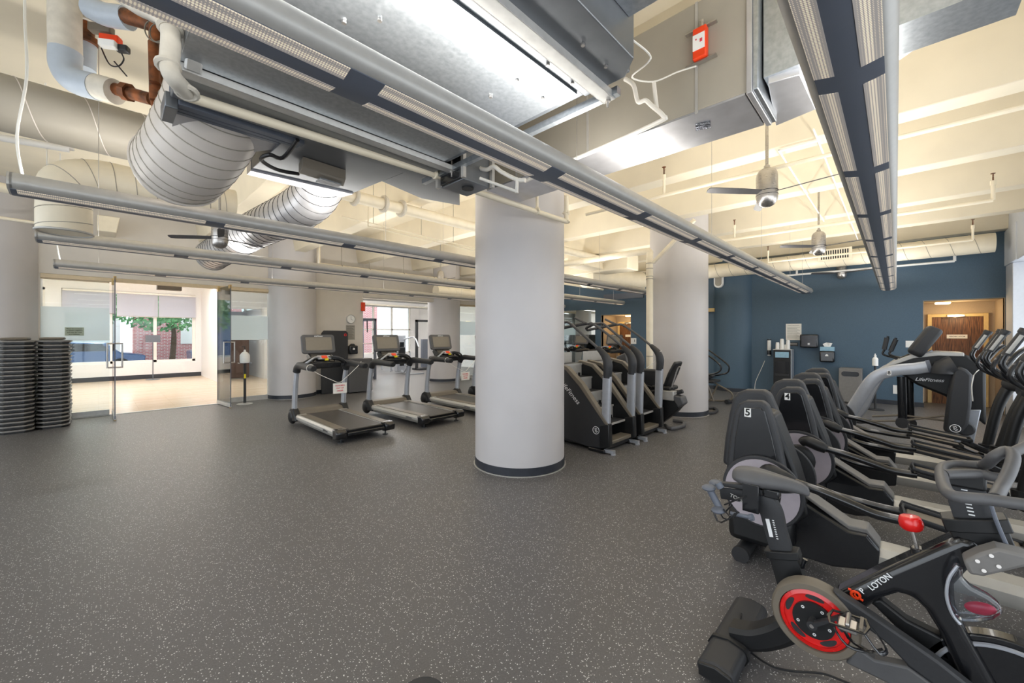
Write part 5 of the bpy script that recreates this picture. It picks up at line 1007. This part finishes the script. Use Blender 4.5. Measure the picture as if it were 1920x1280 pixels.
bk = PX([(1806, 1052), (1835, 1038), (1870, 1028), (1920, 1040), (1960, 1060), (1930, 1062), (1875, 1075), (1845, 1082), (1818, 1078)], 2.12)
bo = B().prism(bk, 'x', 2.12, 2.2).build('brake_bracket', 'mid_grey', t, bevel=.01)
m = B()
for a_, b_ in ((1833, 1052), (1859, 1042), (1845, 1070), (1873, 1062)): m.cyl(P(a_, b_, x=2.118), P(a_, b_, x=2.114), .006, n=10)
m.build('bracket_bolt', 'steel', bo)
B().prism([(-.6, .02), (-.46, .02), (-.46, .09), (-.6, .09)], 'x', 1.97, 2.57).build('front_stabiliser', 'mid_grey', t, bevel=.02)
B().prism([(-.25, .2), (-.35, .14), (-.52, .08), (-.55, .12), (-.38, .28)], 'x', 2.22, 2.32).build('front_strut', 'black_gloss', t, bevel=.01)
B().tube([P(1390, 1150, z=.1), P(1385, 1185, z=.11), P(1400, 1215, z=.03), P(1440, 1245, z=.012), P(1480, 1257, z=.012), P(1540, 1262, z=.012), P(1580, 1276, z=.012), P(1640, 1300, z=.012)], .005, n=8).build('power_cord', 'cable_black', t)
# ================================================================== aerobic step stacks
ORD = 'zeroth first second third fourth fifth sixth seventh eighth ninth tenth eleventh twelfth thirteenth fourteenth fifteenth sixteenth seventeenth eighteenth nineteenth twentieth twenty-first twenty-second'.split()
def make_step():
    t = thing('aerobic_step', 'x', 'exercise step', (0, 0, 0))
    w_, l = .2, .42
    o_ = [(-w_, -l+.08), (-w_+.07, -l), (w_-.09, -l), (w_, -l+.09), (w_, l-.09), (w_-.07, l), (-w_+.07, l), (-w_, l-.08)]
    MB().prism(o_, 'z', .028, .058).build('step_board', 'mid_grey', t, bevel=.014, seg=3)
    MB().prism([(x*.88, y*.94) for x, y in o_], 'z', 0, .03).build('step_underside', 'black_plastic', t)
    return t
st = make_step(); NS = 22; first = True
for k, (x, y, side) in enumerate(((-.95, 10.75, 'left'), (-.545, 10.88, 'right'))):
    for i in range(NS):
        n_ = NS-i; lab = 'grey aerobic step, %s in the %s stack' % ('topmost' if n_ == 1 else 'lowest' if i == 0 else ORD[n_]+' from the top', side)
        g = 'aerobic steps in the %s stack' % side; loc = (x+random.uniform(-.004, .004), y+random.uniform(-.006, .006), i*.0695)
        if first: st.location = loc; st['label'] = lab; st['group'] = g; first = False
        else: dup(st, loc, 0, lab, g)
    tag(MB().prism([(x-.17, y-.3), (x+.12, y-.3), (x+.12, y+.3), (x-.17, y+.3)], 'z', NS*.0695-.004, NS*.0695+.04).build('step_platform', 'taupe_plastic', bevel=.03, seg=3), 'smaller grey top platform crowning the %s stack of steps' % side, 'exercise step')
# ================================================================== glass partition
def glass_pane(name, lab, x0, x1, y, z0=.0, z1=2.7, frost=None, rail=True, kind='glass'):
    t = thing(name, lab, kind, ((x0+x1)/2, y, 0)); w_ = (x1-x0)/2
    MB().box(-w_, w_, -.006, .006, z0+.02, z1).build('pane', 'clear_glass', t)
    if frost: MB().box(-w_, w_, -.0085, -.0065, frost[0], frost[1]).build('frosted_band', 'frosted_film', t)
    if rail: MB().box(-w_, w_, -.02, .02, z0+.012, z0+.11).build('bottom_rail', 'pale_metal', t, bevel=.003); MB().box(-w_, w_, -.025, .025, z1-.04, z1+.06).build('top_rail', 'champagne', t, bevel=.003)
    return t
g1 = glass_pane('glass_panel', 'fixed glass panel with a frosted band, left of the glass doors', -.75, .15, GY+.04, frost=(1.5, 2.15))
glass_pane('glass_panel', 'fixed glass panel with a frosted band between the doors and the white pillar', 2.0, 3.1, GY+.04, frost=(1.49, 2.08))
glass_pane('glass_panel', 'fixed glass panel with a frosted band right of the far white pillar', 9.05, 11.5, GY+.04, frost=(1.6, 2.1))
s = thing('courtesy_sign', 'small green sign stuck on the left glass panel', 'sign', (-.325, GY+.02, 1.68))
MB().box(-.125, .125, -.002, .002, -.08, .08).build('sign_plate', 'sign_green' if 'sign_green' in MATS else 'grey_paper', s)
for i, tx in enumerate(('Please be courteous', 'of upstairs neighbors', 'and keep the noise', 'to a minimum.')): text('sign_line', tx, (0, -.004, .052-i*.035), (1, 0, 0), (0, 0, 1), .025, 'ink_black', s, bold=.0005)
def glass_door(lab, hx, ang):
    t = thing('glass_door', lab, 'door', (hx, GY+.02, 0), ang)
    MB().box(0, .86, -.006, .006, .03, 2.7).build('pane', 'clear_glass', t)
    MB().box(-.01, .0, -.008, .008, .03, 2.7).box(.86, .865, -.008, .008, .03, 2.7).build('glass_edge', 'slate', t)
    MB().box(0, .86, -.018, .018, .015, .09).build('bottom_rail', 'pale_metal', t, bevel=.002)
    MB().box(0, .1, -.022, .022, 2.62, 2.74).box(.76, .865, -.02, .02, 2.64, 2.72).build('patch_fitting', 'brass', t, bevel=.003)
    MB().cyl((.83, 0, 0), (.83, 0, .03), .02, n=10).build('floor_pin', 'brass', t)
    for s_ in (-1, 1): MB().tube([(.77, 0, 1.0), (.77, s_*.09, 1.0), (.77, s_*.1, 1.03), (.77, s_*.1, 1.42), (.77, s_*.09, 1.45), (.77, 0, 1.45)], .014, n=12, k=2).build('pull_handle', 'steel', t)
    return t
glass_door('left glass door leaf standing open, seen edge-on', .2, math.radians(-89.2))
glass_door('right glass door leaf standing open towards the sanitiser stand', 1.93, math.radians(-84))
tag(MB().box(-.75, 3.0, GY-.03, GY+.03, 2.68, 2.757).build('door_header', 'champagne', bevel=.004), 'champagne metal header over the glass partition', 'header')
t = thing('ceiling_box', 'small projector bracket and box above the studio door opening', 'bracket', (1.15, 12.3, 2.78)); MB().box(-.22, .22, -.1, .1, -.12, .05).build('box_body', 'taupe_plastic', t, bevel=.006)
# hand sanitiser stand
t = thing('sanitiser_stand', 'sanitiser stand with a white bottle on top beside the right glass door', 'sanitiser stand', P(459, 757, z=0))
MB().lathe([(0, 0), (.16, 0), (.16, .008), (.03, .025), (0, .025)], n=28).build('base_plate', 'pale_metal', t); MB().box(-.025, .025, -.015, .015, .02, .95).build('post', 'charcoal', t)
MB().box(-.02, .02, -.018, -.015, .6, .7).build('yellow_label', 'yellow', t); MB().lathe([(0, .96), (.09, .96), (.1, 1.0), (.1, 1.14), (.06, 1.2), (.025, 1.22), (.022, 1.26), (0, 1.27)], n=20).build('bottle', 'white_plastic', t)
MB().cyl((0, 0, 1.27), (0, 0, 1.34), .012).box(-.06, .01, -.012, .012, 1.33, 1.35).build('pump', 'charcoal', t); MB().box(-.12, .12, -.1, .1, .95, .965).build('tray', 'clear_plastic', t)
# ================================================================== things on the clock wall
wy = GY-.005
t = thing('wall_clock', 'round white wall clock above the grey notice', 'clock', P(657, 598, y=wy))
MB().cyl((0, 0, 0), (0, -.04, 0), .13, n=36).build('clock_case', 'white_plastic', t, bevel=.01); MB().torus((0, -.04, 0), (0, 1, 0), .122, .012, n=36, m=6).build('bezel', 'light_grey', t)
MB().box(-.003, .003, -.045, -.043, -.01, .08).obox((.03, -.044, -.02), (.07, .002, .006), Matrix.Rotation(.4, 3, 'Y')).build('clock_hands', 'ink_black', t)
p = P(657, 623, y=wy); t = thing('rules_notice', 'grey printed notice sheet below the wall clock', 'notice', p)
MB().box(-.13, .13, -.004, 0, -.21, .21).build('sheet', 'grey_paper', t)
mb = MB()
for i in range(12): mb.box(-.11, .05+.05*((i*7) % 3)/2, -.006, -.004, .14-i*.028, .146-i*.028)
mb.build('printed_lines', 'ink', t); text('notice_heading', 'CARDIO ROOM RULES', (0, -.006, .175), (1, 0, 0), (0, 0, 1), .022, 'ink_black', t)
p = P(659, 655, y=wy); t = thing('wipe_dispenser', 'black wipe dispenser on the pier below the grey notice', 'dispenser', p)
MB().box(-.13, .13, -.16, 0, -.13, .12).build('housing', 'black_gloss', t, bevel=.03); MB().prism([(-.08, .12), (.08, .12), (.03, .17), (-.03, .17)], 'y', -.1, -.02).build('top_cap', 'charcoal', t); MB().prism([(-.03, 0), (.03, 0), (.03, .03), (0, .055), (-.03, .03)], 'y', -.164, -.16).build('white_emblem', 'white_print', t)
t = thing('bin', 'grey waste bin standing under the wipe dispenser', 'bin', (5.18, 11.2, 0)); MB().lathe([(0, 0), (.13, 0), (.15, .03), (.16, .52), (.15, .6), (.06, .64), (0, .64)], n=24).build('body', 'white_plastic', t)
t = thing('grey_mat_panel', 'tall grey exercise mat leaning on the pier behind the leftmost treadmill', 'mat', (4.55, 11.22, -.05)); MB().prism([(-.36, .05), (.3, .05), (.36, .12), (.36, 1.72), (.3, 1.78), (-.3, 1.78), (-.36, 1.7)], 'y', -.03, .03).build('mat_body', 'charcoal', t, bevel=.012); MB().torus((.28, -.035, 1.66), (0, 1, 0), .03, .008, n=16, m=5).build('red_eyelet', 'red', t)
t = thing('grey_cabinet', 'low dark grey cabinet on the floor between the first two treadmills', 'cabinet', (5.1, 10.9, 0)); MB().box(-.35, .32, -.15, .15, .03, .95).build('carcass', 'grey_plastic', t, bevel=.01)
t = thing('exit_light', 'red exit light above the left edge of the weight room opening', 'sign', P(680, 575, y=GY-.02)); MB().box(-.06, .06, -.05, .0, -.13, .13).build('housing', 'orange', t, bevel=.01)
# ================================================================== things on the blue wall
bx = WX-.004
def wp(a, b): return P(a, b, x=bx)
t = thing('water_cooler', 'tall black and grey water dispenser against the blue wall', 'water dispenser', (12.48, P(1466, 700, x=12.3).y, 0))
MB().box(-.17, .17, -.19, .19, .02, 1.22).build('cabinet', 'black_plastic', t, bevel=.01); MB().box(-.17, .17, -.205, -.19, .02, 1.22).build('side_panel', 'silver_paint', t)
MB().box(-.18, -.17, -.15, .15, 1.02, 1.17).build('control_panel', 'tissue_blue', t, bevel=.003); MB().box(-.176, -.17, -.15, .15, .62, .92).build('tap_recess', 'black_gloss', t); MB().box(-.19, -.17, -.15, .15, .55, .6).build('drip_tray', 'charcoal', t, bevel=.004)
MB().box(-.17, .17, -.2, .2, 1.22, 1.235).build('top_plate', 'pale_metal', t)
cyy = t.location.y
for j, (dy, n, lab) in enumerate(((.12, 4, 'leftmost, medium'), (.02, 7, 'tallest'), (-.11, 6, 'right, leaning'), (-.05, 2, 'shortest, half hidden'))):
    c = thing('paper_cup_stack', '%s stack of white paper cups on the water dispenser' % lab, 'cups', (12.44+(.05 if j == 3 else 0), cyy+dy, 1.236), group='cup stacks on the water dispenser')
    mb = MB()
    mb.lathe([(0, 0), (.042, 0), (.045, .01), (.034, .1), (.0, .1)], n=18)
    for i in range(n): mb.lathe([(.043, .02+i*.03), (.046, .02+i*.03), (.036, .09+i*.03), (.0, .095+i*.03)], n=18)
    mb.build('cups', 'white_plastic', c)
p = wp(1443, 648); t = thing('cup_dispenser', 'narrow tube cup dispenser on the blue wall left of the water dispenser', 'dispenser', p); MB().cyl((-.05, 0, -.13), (-.05, 0, .16), .045, n=18).build('tube', 'white_plastic', t); MB().cyl((-.05, 0, -.24), (-.05, 0, -.12), .05, n=18).cyl((-.05, 0, .15), (-.05, 0, .18), .05, n=18).build('collar', 'black_gloss', t); MB().cyl((-.05, 0, -.27), (-.05, 0, -.235), .04, n=18).build('hanging_cup', 'white_plastic', t)
p = wp(1488, 622); t = thing('wall_notice', 'white printed notice sheet on the blue wall above the small dark sign', 'notice', p); MB().box(-.006, 0, -.17, .17, -.215, .215).build('sheet', 'paper', t)
mb = MB()
for i in range(11): mb.box(-.008, -.006, -.14+.03*((i*5) % 3), .14, .12-i*.028, .125-i*.028)
mb.build('printed_lines', 'ink', t); text('notice_heading', 'FITNESS CENTER RULES', (-.008, 0, .17), (0, -1, 0), (0, 0, 1), .024, 'ink_black', t)
p = wp(1487, 645); t = thing('small_wall_sign', 'small dark sign on the blue wall under the white notice', 'sign', p); MB().box(-.006, 0, -.11, .11, -.045, .045).build('plate', 'charcoal', t); MB().box(-.008, -.006, -.09, .09, .012, .024).box(-.008, -.006, -.09, .06, -.02, -.008).build('printed_lines', 'light_grey', t)
p = wp(1519, 639); t = thing('paper_towel_dispenser', 'large black paper towel dispenser on the blue wall', 'dispenser', p); MB().box(-.22, 0, -.19, .19, -.17, .17).build('housing', 'black_gloss', t, bevel=.03); MB().prism([(-.16, -.14), (.16, -.14), (.14, .13), (-.14, .13)], 'x', -.226, -.215).build('front_window', 'dark_screen', t); MB().box(-.235, -.22, -.02, .02, -.1, -.05).build('chrome_latch', 'steel', t)
p = wp(1552, 667); t = thing('wipe_dispenser', 'black wipe dispenser on the blue wall under the tissue box', 'dispenser', p); MB().box(-.2, 0, -.15, .15, -.15, .13).build('housing', 'black_gloss', t, bevel=.035); MB().prism([(-.03, 0), (.03, 0), (.03, .03), (0, .055), (-.03, .03)], 'x', -.205, -.2).build('white_emblem', 'white_print', t)
q = wp(1552, 651); t = thing('tissue_box', 'light blue tissue box with a tissue sticking out, on the wipe dispenser', 'tissue box', (q.x-.1, q.y, p.z+.13)); MB().box(-.06, .08, -.14, .14, 0, .1).build('box_body', 'tissue_blue', t, bevel=.003); MB().add([(0, -.06, .09), (0, .05, .09), (-.02, .09, .17), (.02, .02, .21), (-.01, -.05, .2), (.02, -.1, .19), (.01, -.02, .09)], [(0, 1, 2, 3, 4, 5), (6, 2, 1), (6, 5, 0), (6, 4, 3)]).build('tissue', 'white_plastic', t)
t = thing('waste_bin', 'grey metal waste bin with a dark slot against the blue wall', 'bin', (12.5, P(1594, 720, x=12.3).y, 0)); MB().box(-.2, .2, -.21, .21, .02, .82).build('body', 'mid_grey', t, bevel=.012); MB().prism(rr(.16, .055, .05), 'x', -.206, -.2).build('slot', 'black_gloss', t)
for o in t.children:
    if o.name.startswith('slot'): o.location.z = .69
p = P(1349, 527, x=12.5); t = thing('wall_speaker', 'white oval wall speaker under the round duct at the blue column', 'speaker', p)
mb = MB(); mb.prism(rr(.13, .2, .125), 'x', -.1, .06); mb.build('cabinet', 'white_plastic', t, bevel=.02); MB().prism(rr(.085, .15, .08), 'x', -.112, -.1).build('grille', 'duct_beige', t)
p = P(1329, 581, x=12.7); tag(MB().box(p.x-.08, p.x, p.y-.18, p.y+.12, p.z-.06, p.z+.05).build('emergency_light', 'oak_frame', bevel=.01), 'small beige emergency light box on the blue wall beside the second pillar', 'emergency light')
tag(MB().tube([wp(1434, 676), P(1428, 690, x=12.6), P(1417, 715, x=12.5), P(1415, 735, x=12.4), P(1416, 745, x=12.3)], .006, n=8).build('white_wall_cable', 'cable_white'), 'white cord hanging down beside the blue column', 'cord')
p = wp(1712, 645); t = thing('framed_sign', 'small white sign on the blue wall beside the right alcove', 'sign', p); MB().box(-.006, 0, -.17, .12, -.075, .075).build('plate', 'white_plastic', t); MB().box(-.008, -.006, -.08, -.06, -.04, .05).ell((-.007, -.07, .045), (.002, .014, .014), n=6).build('figure_symbol', 'ink_black', t)
p = wp(1188, 639); t = thing('framed_sign', 'small white sign on the blue wall right of the far door alcove', 'sign', p); MB().box(-.006, 0, -.1, .1, -.1, .1).build('plate', 'white_plastic', t); MB().box(-.008, -.006, -.05, -.03, -.03, .05).build('figure_symbol', 'ink_black', t)
p = P(1680, 730, x=12.74); tag(MB().box(p.x-.01, p.x, p.y-.05, p.y+.05, p.z-.1, p.z+.1).build('outlet_plate', 'white_plastic'), 'white wall plate low on the blue wall behind the trainer marked 8', 'wall plate')
p = P(1168, 555, x=12.7); t = thing('wall_grille', 'dark louvred grille high on the blue wall left of the second pillar', 'grille', p); MB().box(-.02, .04, -.75, .75, -.1, .1).build('grille_body', 'slate', t)
t = thing('wall_mirror', 'large mirror on the end wall seen between the big pillar and the blue wall', 'mirror', (WX-.004, 9.6, 0)); MB().box(-.02, 0, -1.6, 1.6, .25, 2.55).build('mirror_glass', 'mirror', t)
# spray bottle on stand near bin
t = thing('spray_stand', 'black stand with a white spray bottle behind the trainer marked 8', 'sanitiser stand', (11.6, P(1641, 720, x=11.6).y, 0)); MB().cyl((0, 0, 0), (0, 0, .95), .02, n=10).cyl((0, 0, 0), (0, 0, .02), .15, n=20).build('post', 'charcoal', t); MB().lathe([(0, .95), (.05, .95), (.05, 1.1), (.02, 1.14), (.02, 1.18), (0, 1.18)], n=16).box(-.05, .02, -.01, .01, 1.18, 1.21).build('bottle', 'white_plastic', t)
# bits at the very bottom edge
p = P(790, 1292, z=.1); tag(MB().lathe([(0, 0), (.1, 0), (.115, .03), (.1, .07), (.05, .09), (0, .09)], (p.x, p.y, 0), n=28).build('rubber_puck', 'charcoal'), 'dark rubber disc just peeping in at the bottom edge of the picture', 'rubber disc')
# ================================================================== studio and weight room contents
t = thing('studio_mat', 'brown exercise mat standing in the studio nook', 'mat', (3.55, 17.2, 0)); MB().box(-.3, .3, -.03, .03, .05, 1.95).build('mat_body', 'brown_mat', t, bevel=.02)
t = thing('studio_dispenser', 'black dispenser on the wall of the studio nook', 'dispenser', (3.05, 17.6, 1.35)); MB().box(0, .2, -.12, .12, -.15, .15).build('housing', 'black_gloss', t, bevel=.02)
t = thing('sign_stand', 'small dark music stand in front of the studio window', 'stand', (1.35, 19.2, 0)); MB().cyl((0, 0, 0), (0, 0, 1.4), .015).box(-.2, .2, -.02, .02, 1.35, 1.6).cyl((0, 0, 0), (0, 0, .02), .2, n=16).build('stand_body', 'slate', t)
def rack(x, y, lab):
    t = thing('power_rack', lab, 'weight rack', (x, y, 0))
    for a in (-.6, .6):
        for b in (-.5, .5): MB().box(a-.04, a+.04, b-.04, b+.04, 0, 2.2).build('upright', 'slate', t, bevel=.004)
    MB().box(-.64, .64, -.54, -.46, 2.12, 2.2).box(-.64, .64, .46, .54, 2.12, 2.2).box(-.64, -.56, -.5, .5, .02, .1).box(.56, .64, -.5, .5, .02, .1).box(-.64, -.56, -.5, .5, 2.12, 2.2).box(.56, .64, -.5, .5, 2.12, 2.2).build('cross_member', 'slate', t)
    MB().cyl((-1.05, -.5, 1.3), (1.05, -.5, 1.3), .014).build('barbell', 'steel', t)
    for a in (-.95, .95): MB().cyl((a-.03, -.5, 1.3), (a+.03, -.5, 1.3), .2, n=24).build('weight_plate', 'rubber', t)
    MB().box(-.15, .15, -1.3, -.1, .42, .5).box(-.05, .05, -1.2, -1.1, 0, .42).box(-.05, .05, -.3, -.2, 0, .42).build('bench', 'charcoal', t, bevel=.01)
    MB().tube([(-.7, -.5, 2.2), (-.75, -.7, 2.2)], .02).tube([(.3, -.5, 2.15), (.3, -.52, 1.7)], .02).build('pull_handles', 'black_gloss', t)
rack(6.35, 14.1, 'dark power rack with a bench seen at the left of the weight room opening')
def stackm(x, y, lab, h=1.6):
    t = thing('weight_machine', lab, 'weight machine', (x, y, 0))
    MB().box(-.2, .2, -.15, .15, .05, h).build('weight_tower', 'silver_paint', t, bevel=.03); MB().box(-.1, .1, -.16, -.15, .3, h-.3).build('stack_window', 'black_gloss', t)
    MB().tube([(0, -.1, .1), (-.2, -.7, .1), (-.25, -1.1, .5), (-.2, -1.1, .9)], .035).tube([(.1, -.1, h-.2), (.3, -.6, h-.1), (.35, -.9, h-.5)], .03).box(-.4, .4, -1.2, -1.12, 0, .05).build('frame', 'silver_paint', t); MB().box(-.42, -.1, -1.0, -.6, .45, .53).box(-.4, -.12, -.62, -.54, .5, 1.1).build('pad', 'black_plastic', t, bevel=.02)
stackm(8.9, 15.2, 'silver weight stack machine in the middle of the weight room'); stackm(7.6, 18.6, 'smaller silver weight machine by the weight room windows', 1.4)
t = thing('cable_tower', 'tall dark cable machine at the right of the weight room opening', 'weight machine', (10.6, 15.8, 0))
for a in (-.5, .5): MB().box(a-.05, a+.05, -.05, .05, 0, 2.3).build('upright', 'charcoal', t)
MB().box(-.55, .55, -.05, .05, 2.2, 2.3).build('cross_member', 'charcoal', t); MB().box(-.55, .55, -.3, .3, 0, .08).build('base', 'charcoal', t); MB().box(-.15, .15, .06, .2, .1, 1.4).build('weight_stack', 'slate', t)
for i in range(4):
    t = thing('flat_bench', 'low padded bench on the weight room floor, %s of four' % ('first from the left', 'second from the left', 'third from the left', 'rightmost')[i], 'bench', (6.9+i*.9, 16.4+(i % 2)*.8, 0), .4*i, 'weight room benches')
    MB().box(-.14, .14, -.55, .55, .38, .46).build('pad', 'charcoal', t, bevel=.02); MB().box(-.2, .2, -.45, -.4, 0, .04).box(-.2, .2, .4, .45, 0, .04).box(-.03, .03, -.45, .45, .3, .36).box(-.03, .03, -.45, -.39, 0, .34).box(-.03, .03, .39, .45, 0, .34).build('frame', 'silver_paint', t)
